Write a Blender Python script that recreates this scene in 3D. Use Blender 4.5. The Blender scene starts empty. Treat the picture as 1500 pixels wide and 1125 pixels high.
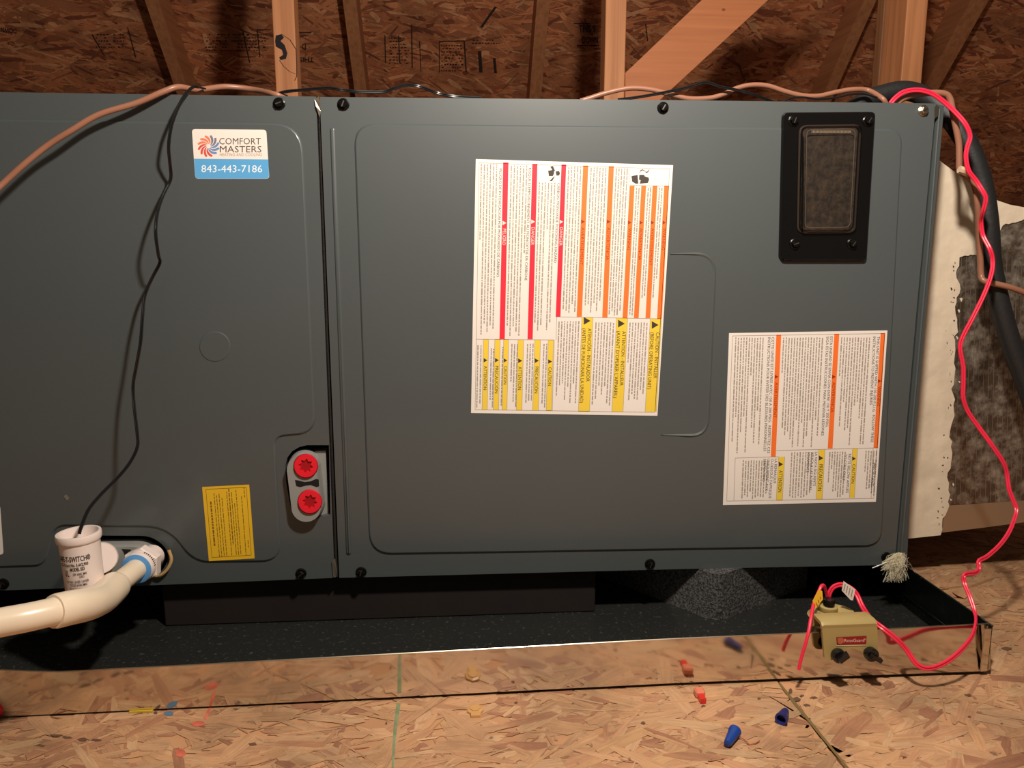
import bpy, bmesh, math, random
import numpy as np
from mathutils import Vector, Matrix
from mathutils.geometry import tessellate_polygon

# ------------------------------------------------------------------ camera, world, light, exposure
SC = bpy.context.scene
COL = SC.collection
FPX, PITCH, YAW, CAMZ = 1110.0, 9.5, 4.2, 0.513
cd = bpy.data.cameras.new('camera')
cam = bpy.data.objects.new('camera', cd); COL.objects.link(cam)
cam.location = (0, 0, CAMZ)
cam.rotation_euler = (math.radians(90 - PITCH), 0, math.radians(-YAW))
cd.sensor_width = 36.0; cd.lens = FPX / 1500 * 36.0
cd.clip_start = 0.02
SC.camera = cam
SC.view_settings.view_transform = 'Standard'
SC.view_settings.look = 'None'
SC.view_settings.gamma = 1.0
SC.view_settings.use_curve_mapping = False
SC.view_settings.exposure = 0.0
wd = bpy.data.worlds.new('world'); SC.world = wd; wd.use_nodes = True
wd.node_tree.nodes['Background'].inputs[0].default_value = (0.9, 0.75, 0.6, 1)
wd.node_tree.nodes['Background'].inputs[1].default_value = 0.10
ld = bpy.data.lights.new('work_lamp', 'POINT'); ld.energy = 53; ld.color = (1.0, 0.89, 0.77)
ld.shadow_soft_size = 0.035
lo = bpy.data.objects.new('work_lamp', ld); COL.objects.link(lo); lo.location = (0.20, 0.38, 1.10)

rnd = random.Random(7)

# ------------------------------------------------------------------ pixel -> point helpers
def ray(px, py):
    p = math.radians(PITCH); w = math.radians(YAW); u = px - 750; v = 562.5 - py
    y = FPX * math.cos(p) + v * math.sin(p); z = -FPX * math.sin(p) + v * math.cos(p)
    return Vector((u * math.cos(w) + y * math.sin(w), y * math.cos(w) - u * math.sin(w), z))
def P(px, py, Y=1.0):
    r = ray(px, py); t = Y / r.y
    return Vector((r.x * t, Y, r.z * t + CAMZ))
def F(px, py, z=0.0):
    r = ray(px, py); t = (z - CAMZ) / r.z
    return Vector((r.x * t, r.y * t, z))

# ------------------------------------------------------------------ materials
def lin(c):
    return tuple(((x / 255) / 12.92 if x / 255 <= 0.04045 else ((x / 255 + 0.055) / 1.055) ** 2.4) for x in c) + (1,)
MATS = {}
def mat(name, rgb, rough=0.5, metal=0.0, bump=0.0, bscale=60, var=0.0, vscale=8, spec=None, coat=0.0, aniso=None):
    if name in MATS: return MATS[name]
    m = bpy.data.materials.new(name); m.use_nodes = True
    nt = m.node_tree; b = nt.nodes['Principled BSDF']
    b.inputs['Roughness'].default_value = rough
    b.inputs['Metallic'].default_value = metal
    if spec is not None: b.inputs['Specular IOR Level'].default_value = spec
    b.inputs['Coat Weight'].default_value = coat; b.inputs['Coat Roughness'].default_value = 0.14
    c = lin(rgb)
    tc = nt.nodes.new('ShaderNodeTexCoord')
    mp = nt.nodes.new('ShaderNodeMapping'); nt.links.new(tc.outputs['Object'], mp.inputs[0])
    if aniso: mp.inputs['Scale'].default_value = aniso
    if var > 0:
        n = nt.nodes.new('ShaderNodeTexNoise'); n.inputs['Scale'].default_value = vscale; n.inputs['Detail'].default_value = 6
        nt.links.new(mp.outputs[0], n.inputs['Vector'])
        r = nt.nodes.new('ShaderNodeValToRGB')
        r.color_ramp.elements[0].position = 0.3; r.color_ramp.elements[1].position = 0.7
        r.color_ramp.elements[0].color = tuple(x * (1 - var) for x in c[:3]) + (1,)
        r.color_ramp.elements[1].color = tuple(min(1, x * (1 + var)) for x in c[:3]) + (1,)
        nt.links.new(n.outputs['Fac'], r.inputs[0]); nt.links.new(r.outputs[0], b.inputs['Base Color'])
    else:
        b.inputs['Base Color'].default_value = c
    if bump > 0:
        n2 = nt.nodes.new('ShaderNodeTexNoise'); n2.inputs['Scale'].default_value = bscale; n2.inputs['Detail'].default_value = 4
        nt.links.new(mp.outputs[0], n2.inputs['Vector'])
        bn = nt.nodes.new('ShaderNodeBump'); bn.inputs['Strength'].default_value = bump; bn.inputs['Distance'].default_value = 0.002
        nt.links.new(n2.outputs['Fac'], bn.inputs['Height']); nt.links.new(bn.outputs[0], b.inputs['Normal'])
    MATS[name] = m
    return m

def wood_strand_mat(name, dirt=0.35, rough=0.6):
    """oriented strand board: colour of each flake from its own attribute, grain along its UVs"""
    m = bpy.data.materials.new(name); m.use_nodes = True; nt = m.node_tree; N = nt.nodes; L = nt.links
    b = N['Principled BSDF']; b.inputs['Roughness'].default_value = rough
    at = N.new('ShaderNodeAttribute'); at.attribute_name = 'tint'
    uv = N.new('ShaderNodeUVMap'); uv.uv_map = 'grain'
    mp = N.new('ShaderNodeMapping'); mp.inputs['Scale'].default_value = (14, 260, 1); L.new(uv.outputs[0], mp.inputs[0])
    n = N.new('ShaderNodeTexNoise'); n.inputs['Scale'].default_value = 1.6; n.inputs['Detail'].default_value = 5; n.inputs['Distortion'].default_value = 0.8
    L.new(mp.outputs[0], n.inputs['Vector'])
    mr = N.new('ShaderNodeMapRange'); mr.inputs[1].default_value = 0.3; mr.inputs[2].default_value = 0.75
    mr.inputs[3].default_value = 0.78; mr.inputs[4].default_value = 1.12; L.new(n.outputs['Fac'], mr.inputs[0])
    tc = N.new('ShaderNodeTexCoord')
    n2 = N.new('ShaderNodeTexNoise'); n2.inputs['Scale'].default_value = 7; n2.inputs['Detail'].default_value = 7; n2.inputs['Roughness'].default_value = 0.65
    L.new(tc.outputs['Object'], n2.inputs['Vector'])
    mr2 = N.new('ShaderNodeMapRange'); mr2.inputs[1].default_value = 0.36; mr2.inputs[2].default_value = 0.56
    mr2.inputs[3].default_value = 1 - dirt; mr2.inputs[4].default_value = 1.0; L.new(n2.outputs['Fac'], mr2.inputs[0])
    # dark specks of grime
    n3 = N.new('ShaderNodeTexNoise'); n3.inputs['Scale'].default_value = 85; n3.inputs['Detail'].default_value = 3
    L.new(tc.outputs['Object'], n3.inputs['Vector'])
    mr3 = N.new('ShaderNodeMapRange'); mr3.inputs[1].default_value = 0.27; mr3.inputs[2].default_value = 0.34
    mr3.inputs[3].default_value = 0.45; mr3.inputs[4].default_value = 1.0; L.new(n3.outputs['Fac'], mr3.inputs[0])
    m1 = N.new('ShaderNodeMath'); m1.operation = 'MULTIPLY'; L.new(mr.outputs[0], m1.inputs[0]); L.new(mr2.outputs[0], m1.inputs[1])
    m2 = N.new('ShaderNodeMath'); m2.operation = 'MULTIPLY'; L.new(m1.outputs[0], m2.inputs[0]); L.new(mr3.outputs[0], m2.inputs[1])
    vm = N.new('ShaderNodeVectorMath'); vm.operation = 'SCALE'; L.new(at.outputs['Color'], vm.inputs[0]); L.new(m2.outputs[0], vm.inputs['Scale'])
    L.new(vm.outputs[0], b.inputs['Base Color'])
    bn = N.new('ShaderNodeBump'); bn.inputs['Strength'].default_value = 0.25; bn.inputs['Distance'].default_value = 0.001
    L.new(n.outputs['Fac'], bn.inputs['Height']); L.new(bn.outputs[0], b.inputs['Normal'])
    return m

def lumber_mat(name, rgb, axis='Z', k=0.22):
    m = bpy.data.materials.new(name); m.use_nodes = True; nt = m.node_tree; N = nt.nodes; L = nt.links
    b = N['Principled BSDF']; b.inputs['Roughness'].default_value = 0.6
    tc = N.new('ShaderNodeTexCoord'); mp = N.new('ShaderNodeMapping')
    mp.inputs['Scale'].default_value = (60, 60, 2.2) if axis == 'Z' else ((60, 2.2, 60) if axis == 'Y' else (2.2, 60, 60))
    L.new(tc.outputs['Object'], mp.inputs[0])
    n = N.new('ShaderNodeTexNoise'); n.inputs['Scale'].default_value = 1.3; n.inputs['Detail'].default_value = 4; n.inputs['Distortion'].default_value = 0.6
    L.new(mp.outputs[0], n.inputs['Vector'])
    r = N.new('ShaderNodeValToRGB'); c = lin(rgb)
    r.color_ramp.elements[0].position = 0.3; r.color_ramp.elements[1].position = 0.7
    r.color_ramp.elements[0].color = (c[0] * (1 - k), c[1] * (1 - 1.3 * k), c[2] * (1 - 1.5 * k), 1)
    r.color_ramp.elements[1].color = (min(1, c[0] * (1 + k * .5)), c[1] * (1 + k * .5), c[2] * (1 + k * .5), 1)
    L.new(n.outputs['Fac'], r.inputs[0]); L.new(r.outputs[0], b.inputs['Base Color'])
    bn = N.new('ShaderNodeBump'); bn.inputs['Strength'].default_value = 0.2; bn.inputs['Distance'].default_value = 0.001
    L.new(n.outputs['Fac'], bn.inputs['Height']); L.new(bn.outputs[0], b.inputs['Normal'])
    return m

def speckle_mat(name, base, spot, scale, thr, rough, metal, bump=0.0, rough2=None, stretch=(1, 1, 1)):
    m = bpy.data.materials.new(name); m.use_nodes = True; nt = m.node_tree; N = nt.nodes; L = nt.links
    b = N['Principled BSDF']; b.inputs['Metallic'].default_value = metal
    tc = N.new('ShaderNodeTexCoord'); mp = N.new('ShaderNodeMapping'); mp.inputs['Scale'].default_value = stretch
    L.new(tc.outputs['Object'], mp.inputs[0])
    n = N.new('ShaderNodeTexNoise'); n.inputs['Scale'].default_value = scale; n.inputs['Detail'].default_value = 5; n.inputs['Roughness'].default_value = 0.7
    L.new(mp.outputs[0], n.inputs['Vector'])
    r = N.new('ShaderNodeValToRGB'); r.color_ramp.elements[0].position = thr[0]; r.color_ramp.elements[1].position = thr[1]
    r.color_ramp.elements[0].color = lin(base); r.color_ramp.elements[1].color = lin(spot)
    L.new(n.outputs['Fac'], r.inputs[0]); L.new(r.outputs[0], b.inputs['Base Color'])
    if rough2 is None: b.inputs['Roughness'].default_value = rough
    else:
        mr = N.new('ShaderNodeMapRange'); mr.inputs[1].default_value = thr[0]; mr.inputs[2].default_value = thr[1]
        mr.inputs[3].default_value = rough; mr.inputs[4].default_value = rough2
        L.new(n.outputs['Fac'], mr.inputs[0]); L.new(mr.outputs[0], b.inputs['Roughness'])
    if bump:
        bn = N.new('ShaderNodeBump'); bn.inputs['Strength'].default_value = bump; bn.inputs['Distance'].default_value = 0.002
        L.new(n.outputs['Fac'], bn.inputs['Height']); L.new(bn.outputs[0], b.inputs['Normal'])
    return m

M_CAB = mat('painted_steel', (77, 83, 84), 0.40, 0.0, bump=0.04, bscale=5, var=0.03, vscale=4, spec=0.55, coat=0.35)
M_CABD = mat('painted_steel_edge', (70, 76, 77), 0.38)
M_BLK = mat('black_void', (10, 9, 8), 0.9)  # near-black that stands in for shade inside openings and recesses
M_GASK = mat('black_foam', (34, 28, 24), 0.95, bump=0.8, bscale=300, var=0.3, vscale=200)
M_SCREW = mat('black_screw', (26, 25, 24), 0.25, 0.6)
M_STEEL = mat('bright_steel', (190, 182, 165), 0.28, 1.0)
M_PAPER = mat('label_paper', (236, 228, 220), 0.45)
M_YPAPER = mat('yellow_paper', (238, 190, 40), 0.5)
M_INK = mat('dark_ink', (60, 52, 46), 0.6)
M_INKG = mat('grey_ink', (160, 149, 138), 0.6)
M_INKL = mat('frame_ink', (165, 155, 145), 0.6)
M_INKY = mat('brown_ink', (128, 94, 22), 0.6)
M_INKY2 = mat('sticker_ink', (120, 84, 10), 0.6)
M_RED = mat('red_ink', (236, 40, 62), 0.5)
M_ORG = mat('orange_ink', (247, 118, 46), 0.5)
M_YEL = mat('yellow_ink', (240, 206, 66), 0.5)
M_WINK = mat('white_ink', (250, 215, 205), 0.5)
M_OTXT = mat('orange_text', (150, 50, 14), 0.5)
M_BLUEL = mat('label_blue', (92, 168, 222), 0.45)
M_PVC = mat('pvc', (240, 222, 196), 0.28, bump=0.03, bscale=20)
M_PVCW = mat('pvc_white', (238, 222, 214), 0.3)
M_BLUEP = mat('pipe_primer_blue', (96, 162, 226), 0.35)
M_GREYP = mat('grey_plastic', (146, 147, 143), 0.45)
M_REDP = mat('red_plastic', (240, 28, 50), 0.4)
M_REDD = mat('red_plastic_deep', (170, 6, 24), 0.45)
M_CU = mat('brown_cable', (152, 104, 82), 0.38)
M_BW = mat('black_wire', (24, 23, 24), 0.25)
M_REDW = mat('red_wire', (238, 46, 78), 0.35)
M_HOSE = mat('black_rubber', (30, 30, 31), 0.55, bump=0.3, bscale=120)
M_OLIVE = mat('olive_plastic', (176, 154, 98), 0.42)
M_BPL = mat('black_plastic', (18, 17, 18), 0.22, spec=0.6)
M_BEZEL = mat('gloss_black_plastic', (13, 12, 12), 0.16, bump=0.04, bscale=40)
M_MASTIC = mat('white_mastic', (228, 212, 188), 0.6, bump=0.8, bscale=38, var=0.10, vscale=25)
M_TAN = mat('tan_foam', (196, 160, 106), 0.7)
M_SHEATH = wood_strand_mat('roof_strand_wood', 0.5)
M_OSB = wood_strand_mat('floor_strand_wood', 0.34, 0.5)
M_OSBBASE = mat('strand_board_core', (192, 142, 102), 0.8, var=0.2)
M_SHBASE = mat('sheathing_core', (160, 100, 66), 0.8, var=0.2)
M_LUM = lumber_mat('pine_lumber', (214, 146, 98))
M_LUMX = lumber_mat('pine_brace_lumber', (206, 128, 80), 'X', 0.14)
M_RAFT = lumber_mat('rafter_lumber', (178, 120, 80), 'Y')
M_LIP = speckle_mat('galvanised_steel', (205, 198, 188), (225, 218, 208), 3.5, (0.3, 0.7), 0.07, 1.0, 0.02, 0.14)
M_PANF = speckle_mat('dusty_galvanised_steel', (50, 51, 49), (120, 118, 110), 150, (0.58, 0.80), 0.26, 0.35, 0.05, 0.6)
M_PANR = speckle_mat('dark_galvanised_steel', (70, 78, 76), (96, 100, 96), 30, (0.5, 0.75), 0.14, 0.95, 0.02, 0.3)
M_EPP = speckle_mat('bead_foam', (34, 34, 35), (112, 110, 108), 330, (0.42, 0.62), 0.7, 0.0, 0.9)
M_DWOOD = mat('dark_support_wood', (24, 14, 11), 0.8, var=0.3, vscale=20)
M_FOIL = speckle_mat('duct_foil', (108, 92, 78), (204, 194, 180), 55, (0.42, 0.72), 0.34, 0.7, 0.2, 0.5)
M_PAD = speckle_mat('insulation_behind_glass', (30, 24, 20), (70, 58, 48), 90, (0.4, 0.66), 0.6, 0.0, 0.4)

def lens_mat():
    m = bpy.data.materials.new('clear_plastic'); m.use_nodes = True; nt = m.node_tree; N = nt.nodes; L = nt.links
    N.remove(N['Principled BSDF'])
    t = N.new('ShaderNodeBsdfTransparent'); t.inputs[0].default_value = (0.86, 0.82, 0.78, 1)
    g = N.new('ShaderNodeBsdfGlossy'); g.inputs['Roughness'].default_value = 0.06
    fr = N.new('ShaderNodeFresnel'); fr.inputs[0].default_value = 1.5
    a = N.new('ShaderNodeMath'); a.operation = 'ADD'; a.inputs[1].default_value = 0.03; L.new(fr.outputs[0], a.inputs[0])
    mx = N.new('ShaderNodeMixShader'); L.new(a.outputs[0], mx.inputs[0]); L.new(t.outputs[0], mx.inputs[1]); L.new(g.outputs[0], mx.inputs[2])
    L.new(mx.outputs[0], N['Material Output'].inputs[0])
    return m
M_LENS = lens_mat()

# ------------------------------------------------------------------ object helpers
W = {}          # world location of each object (no rotations are used)
def thing(name, label, cat, loc, group=None):
    o = bpy.data.objects.new(name, None); COL.objects.link(o); o.empty_display_size = 0.02
    o.location = loc; W[o] = Vector(loc)
    o['label'] = label; o['category'] = cat
    if group: o['group'] = group
    return o
def tag(o, label, cat, group=None, kind=None):
    o['label'] = label; o['category'] = cat
    if group: o['group'] = group
    if kind: o['kind'] = kind
    return o
def link(o, wl, parent):
    COL.objects.link(o); W[o] = Vector(wl)
    if parent is not None:
        o.parent = parent; o.location = Vector(wl) - W[parent]
    else: o.location = wl
    return o
def mk(name, V, Fc, m, parent=None, smooth=False, label=None, origin=None, split_caps=False):
    V = [Vector(v) for v in V]
    if origin is None:
        lo_ = Vector((min(v.x for v in V), min(v.y for v in V), min(v.z for v in V)))
        hi_ = Vector((max(v.x for v in V), max(v.y for v in V), max(v.z for v in V)))
        origin = (lo_ + hi_) / 2
        if parent is None: origin.z = lo_.z
    me = bpy.data.meshes.new(name)
    me.from_pydata([v - origin for v in V], [], Fc)
    bm = bmesh.new(); bm.from_mesh(me)
    if split_caps:
        bmesh.ops.split_edges(bm, edges=list({e for f in bm.faces if len(f.verts) > 24 for e in f.edges}))
    bmesh.ops.recalc_face_normals(bm, faces=bm.faces); bm.to_mesh(me); bm.free()
    me.materials.append(m)
    if smooth:
        for p in me.polygons: p.use_smooth = True
        big = [p for p in me.polygons if len(p.vertices) > 24]
        for p in big: p.use_smooth = False
        try: me.set_sharp_from_angle(angle=math.radians(40))
        except Exception: pass
    o = bpy.data.objects.new(name, me)
    if label: o['label'] = label
    return link(o, origin, parent)
def copy_to(o, wl, parent):
    c = bpy.data.objects.new(o.name.split('.')[0], o.data)
    for k in o.keys():
        if k in ('label', 'kind'): c[k] = o[k]
    return link(c, wl, parent)
class Geo:
    def __init__(s): s.V = []; s.F = []
    def add(s, V, Fc):
        n = len(s.V); s.V += [Vector(v) for v in V]; s.F += [[i + n for i in f] for f in Fc]; return s
    def box(s, a, b):
        x0, y0, z0 = a; x1, y1, z1 = b
        return s.add([(x0,y0,z0),(x1,y0,z0),(x1,y1,z0),(x0,y1,z0),(x0,y0,z1),(x1,y0,z1),(x1,y1,z1),(x0,y1,z1)],
                     [(0,1,2,3),(4,5,6,7),(0,1,5,4),(1,2,6,5),(2,3,7,6),(3,0,4,7)])
    def rev(s, c, ax, prof, n=24, caps=True):
        """lathe: prof = [(distance along ax, radius)]"""
        ax = Vector(ax).normalized(); a = ax.orthogonal().normalized(); b = ax.cross(a); c = Vector(c)
        V = []; Fc = []
        for (d, r) in prof:
            for i in range(n):
                t = 2 * math.pi * i / n
                V.append(c + ax * d + (a * math.cos(t) + b * math.sin(t)) * r)
        for k in range(len(prof) - 1):
            for i in range(n):
                j = (i + 1) % n; Fc.append((k*n+i, k*n+j, (k+1)*n+j, (k+1)*n+i))
        if caps: Fc.append(tuple(range(n))); Fc.append(tuple(range((len(prof)-1)*n, len(prof)*n)))
        return s.add(V, Fc)
    def mk(s, name, m, parent=None, smooth=False, label=None): return mk(name, s.V, s.F, m, parent, smooth, label)

def catmull(pts, k=6):
    pts = [Vector(p) for p in pts]; out = []
    q = [2 * pts[0] - pts[1]] + pts + [2 * pts[-1] - pts[-2]]
    for i in range(1, len(q) - 2):
        p0, p1, p2, p3 = q[i-1], q[i], q[i+1], q[i+2]
        for j in range(k):
            t = j / k
            out.append(0.5 * ((2*p1) + (-p0+p2)*t + (2*p0-5*p1+4*p2-p3)*t*t + (-p0+3*p1-3*p2+p3)*t**3))
    out.append(pts[-1]); return out
def tube_geo(pts, r, n=8, k=6, g=None, radii=None):
    c = catmull(pts, k); g = g or Geo(); V = []; Fc = []
    up = None
    for i, p in enumerate(c):
        t = (c[min(i+1, len(c)-1)] - c[max(i-1, 0)]).normalized()
        if up is None: up = t.orthogonal().normalized()
        up = (up - t * up.dot(t)).normalized(); s = t.cross(up)
        rr = r if radii is None else radii[0] + (radii[1] - radii[0]) * i / (len(c) - 1)
        for j in range(n):
            a = 2 * math.pi * j / n; V.append(p + (up * math.cos(a) + s * math.sin(a)) * rr)
    m = len(c)
    for i in range(m - 1):
        for j in range(n):
            q = (j + 1) % n; Fc.append((i*n+j, i*n+q, (i+1)*n+q, (i+1)*n+j))
    Fc.append(tuple(range(n))); Fc.append(tuple(range((m-1)*n, m*n)))
    return g.add(V, Fc)
def tube(name, pts, r, m, parent=None, n=8, k=6, label=None):
    return tube_geo(pts, r, n, k).mk(name, m, parent, True, label)
def px_path(lst, k=1.0): return [P(a, b, 1 - (1 - y) * k if y < 1 else y) for a, b, y in lst]

def fillet(pts, seg=7):
    """pts: (x, y, radius) px polygon -> rounded loop"""
    out = []; n = len(pts)
    for i in range(n):
        x, y, r = pts[i]; a = Vector(pts[i-1][:2]); b = Vector((x, y)); c = Vector(pts[(i+1) % n][:2])
        if r <= 0: out.append(b); continue
        u = (a - b); v = (c - b); r1 = min(r, u.length * .49, v.length * .49)
        p0 = b + u.normalized() * r1; p1 = b + v.normalized() * r1
        for k in range(seg + 1):
            t = k / seg; out.append(p0 * (1-t)**2 + b * 2*t*(1-t) + p1 * t*t)
    return out
def offset2(loop, d):
    n = len(loop); out = []
    area = sum(loop[i].x * loop[(i+1) % n].y - loop[(i+1) % n].x * loop[i].y for i in range(n))
    sg = 1 if area > 0 else -1
    for i in range(n):
        a, b, c = loop[i-1], loop[i], loop[(i+1) % n]
        t = (c - a)
        if t.length < 1e-9: out.append(b.copy()); continue
        t.normalize(); out.append(b + Vector((-t.y, t.x)) * d * sg)
    return out
def raised(name, loop_px, m, parent, Yb, h, bev=2.5, smooth=False, label=None, cap=True):
    """raised (h>0: towards the camera) plate with a sloped rim; loop in px at plane Yb"""
    inner = offset2(loop_px, bev)
    n = len(loop_px); V = [P(p.x, p.y, Yb) for p in loop_px]
    mid = offset2(loop_px, bev * .45)
    V += [P(p.x, p.y, Yb) + Vector((0, -h * .75, 0)) for p in mid]
    V += [P(p.x, p.y, Yb) + Vector((0, -h, 0)) for p in inner]
    Fc = [(i, (i+1) % n, n + (i+1) % n, n + i) for i in range(n)] + [(n+i, n+(i+1) % n, 2*n + (i+1) % n, 2*n + i) for i in range(n)]
    if cap: Fc.append(tuple(range(2*n, 3*n)))
    return mk(name, V, Fc, m, parent, smooth, label, None, smooth)
def plate(name, loop_px, Y0, Y1, m, parent, holes=(), label=None, skirt=None):
    """sheet with thickness, from px loop; front at Y0 with holes, sides back to Y1"""
    loops = [[Vector((p.x, p.y, 0)) for p in loop_px]] + [[Vector((p.x, p.y, 0)) for p in h] for h in holes]
    tris = tessellate_polygon(loops)
    flat = [v for l in loops for v in l]
    V = [P(p.x, p.y, Y0) for p in flat]; Fc = [tuple(t) for t in tris]
    k = 0; N0 = len(V)
    V += [Vector((v.x, Y1, v.z)) for v in V[:N0]]
    for l in loops:
        n = len(l)
        for i in range(n):
            a = k + i; b = k + (i+1) % n; Fc.append((a, b, b + N0, a + N0))
        k += n
    return mk(name, V, Fc, m, parent, False, label)
def flat_px(name, quads, Y, m, parent, label=None, th=0.00006, kind=None):
    """thin print: polygons given in px on plane Y"""
    V = []; Fc = []
    for q in quads:
        n = len(V); V += [P(a, b, Y) for a, b in q]; Fc.append(tuple(range(n, len(V))))
    o = mk(name, V, Fc, m, parent, False, label)
    if kind: o['kind'] = kind
    return o

TXT = {}
def text_geo(s, bold=False):
    if s in TXT: return TXT[s]
    cu = bpy.data.curves.new('lettering_source', 'FONT'); cu.body = s; cu.size = 1.0; cu.resolution_u = 2
    if bold: cu.offset = 0.02
    ob = bpy.data.objects.new('lettering_source', cu)
    me = bpy.data.meshes.new_from_object(ob)
    V = [v.co.copy() for v in me.vertices]; Fc = [tuple(p.vertices) for p in me.polygons]
    bpy.data.objects.remove(ob); bpy.data.curves.remove(cu); bpy.data.meshes.remove(me)
    x0 = min(v.x for v in V); x1 = max(v.x for v in V)
    V = [Vector(((v.x - x0) / (x1 - x0), v.y / 0.70)) for v in V]     # x 0..1, cap height about 1
    TXT[s] = (V, Fc); return TXT[s]
def add_text(g, s, p0, p1, upv, bold=False):
    """text from world point p0 to p1 (baseline), upv = world vector of one cap height"""
    V, Fc = text_geo(s, bold); d = p1 - p0
    g.add([p0 + d * v.x + upv * v.y for v in V], Fc)

# ------------------------------------------------------------------ strand board
def strands(name, parent, mt, fmap, U, Vv, n, pal, seed, ang0=0.0, spread=0.6, L=(0.02, 0.09), Wd=(0.002, 0.020), h=0.0007):
    rg = np.random.RandomState(seed)
    cx = rg.uniform(U[0], U[1], n); cy = rg.uniform(Vv[0], Vv[1], n)
    an = ang0 + rg.normal(0, spread, n); le = rg.uniform(L[0], L[1], n) / 2; wi = rg.uniform(Wd[0], Wd[1], n) / 2 * np.where(rg.rand(n) < .3, .5, 1)
    V = []; cols = []; uvs = []; Fc = []
    for i in range(n):
        ca, sa = math.cos(an[i]), math.sin(an[i]); l = le[i]; w = wi[i]
        j = rg.uniform(-.5, .5, 8)
        loc = [(-l, -w*(.6+j[0])), (-l*(.5+j[1]*.3), -w), (l*(.6+j[2]*.3), -w*(1+j[3]*.3)), (l*(1+j[4]*.2), -w*(.2+j[5])), (l*(.9), w*(.8+j[6]*.4)), (-l*(.2+j[7]*.5), w), (-l*.95, w*(.5+j[2]))]
        b = len(V); z = h * i / n
        pts = []
        for (a, c) in loc:
            x = min(max(cx[i] + a*ca - c*sa, U[0]), U[1]); y = min(max(cy[i] + a*sa + c*ca, Vv[0]), Vv[1])
            pts.append((x, y))
        V += [fmap(x, y, z) for x, y in pts]; Fc.append(tuple(range(b, b + 7)))
        c = pal[rg.randint(len(pal))]; k = rg.uniform(.90, 1.08); c = lin(c)
        cols += [(c[0]*k, c[1]*k, c[2]*k, 1)] * 7
        o1, o2 = rg.uniform(0, 20, 2); uvs += [(a + o1, c2 + o2) for a, c2 in loc]
    me = bpy.data.meshes.new(name)
    org = sum((Vector(v) for v in V[::50]), Vector()) / len(V[::50])
    me.from_pydata([Vector(v) - org for v in V], [], Fc); me.materials.append(mt)
    ca_ = me.color_attributes.new('tint', 'FLOAT_COLOR', 'CORNER')
    idx = np.zeros(len(me.loops), dtype=np.int32); me.loops.foreach_get('vertex_index', idx)
    arr = np.array(cols, dtype=np.float32)[idx]; ca_.data.foreach_set('color', arr.ravel())
    uvl = me.uv_layers.new(name='grain'); uvl.data.foreach_set('uv', np.array(uvs, dtype=np.float32)[idx].ravel())
    o = bpy.data.objects.new(name, me); o['kind'] = 'stuff'
    return link(o, org, parent)
PAL_F = [(208,160,120), (210,164,124), (204,156,116), (206,159,118), (212,168,128), (198,148,110), (202,152,114), (207,158,116), (188,136,102), (209,162,118), (206,158,118), (214,172,130), (176,124,94), (205,157,115)]
PAL_R = [(214,136,92), (204,128,84), (216,144,98), (196,118,76), (208,132,88), (170,98,64), (212,142,96), (202,128,84), (140,78,52), (226,162,116)]

# ------------------------------------------------------------------ floor
seam0, seam1 = F(1140, 1000), F(1240, 1125)
sx = (seam0.x + seam1.x) / 2
fl = Geo().box((-2.6, -0.4, -0.03), (3.0, 3.6, -0.0125)).mk('floor', M_OSBBASE); fl['kind'] = 'structure'
sx2 = F(1458, 812).x
def fmap(x, y, z): return Vector((x, y, z - 0.0008))
def osb_panel(x0, x1, y0, y1, n, seed, ang0=0.0):
    p = Geo().box((x0, y0, -0.0125), (x1, y1, -0.0012)).mk('osb_panel', M_OSBBASE, fl)
    strands('wood_strand', p, M_OSB, fmap, (x0, x1), (max(y0, 0.45), min(y1, 1.9)), int(n*1.6), PAL_F, seed, ang0)
    return p
osb_panel(-2.6, sx - 0.0012, -0.4, 3.6, 16000, 3, 0.1)
osb_panel(sx + 0.0012, 3.0, -0.4, 1.215, 7500, 4, 0.25)
osb_panel(sx + 0.0012, 3.0, 1.2185, 3.6, 2600, 5, -0.6)

# ------------------------------------------------------------------ roof
RS = math.tan(math.radians(45)); RY, RZ = 2.46, P(520, 67, 2.46).z     # plane of the rafters' lower edges
nrm = Vector((0, -math.sin(math.atan(RS)), -math.cos(math.atan(RS))))   # pointing down / to the room
sl = Vector((0, math.cos(math.atan(RS)), -math.sin(math.atan(RS))))     # down the slope
def roofpt(x, s, up):   # s along the slope, up = above the rafters' lower edge
    return Vector((x, RY, RZ)) + sl * s - nrm * up
RD = 0.088
ce = Geo()
ce.add([roofpt(-3.4, -1.6, RD + 0.014), roofpt(3.6, -1.6, RD + 0.014), roofpt(3.6, 1.85, RD + 0.014), roofpt(-3.4, 1.85, RD + 0.014),
        roofpt(-3.4, -1.6, RD + 0.03), roofpt(3.6, -1.6, RD + 0.03), roofpt(3.6, 1.85, RD + 0.03), roofpt(-3.4, 1.85, RD + 0.03)],
       [(0,1,2,3),(4,5,6,7),(0,1,5,4),(1,2,6,5),(2,3,7,6),(3,0,4,7)])
ceil = ce.mk('ceiling', M_SHBASE); ceil['kind'] = 'structure'
def rmap(x, y, z): return roofpt(x, y, RD - z)
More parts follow.
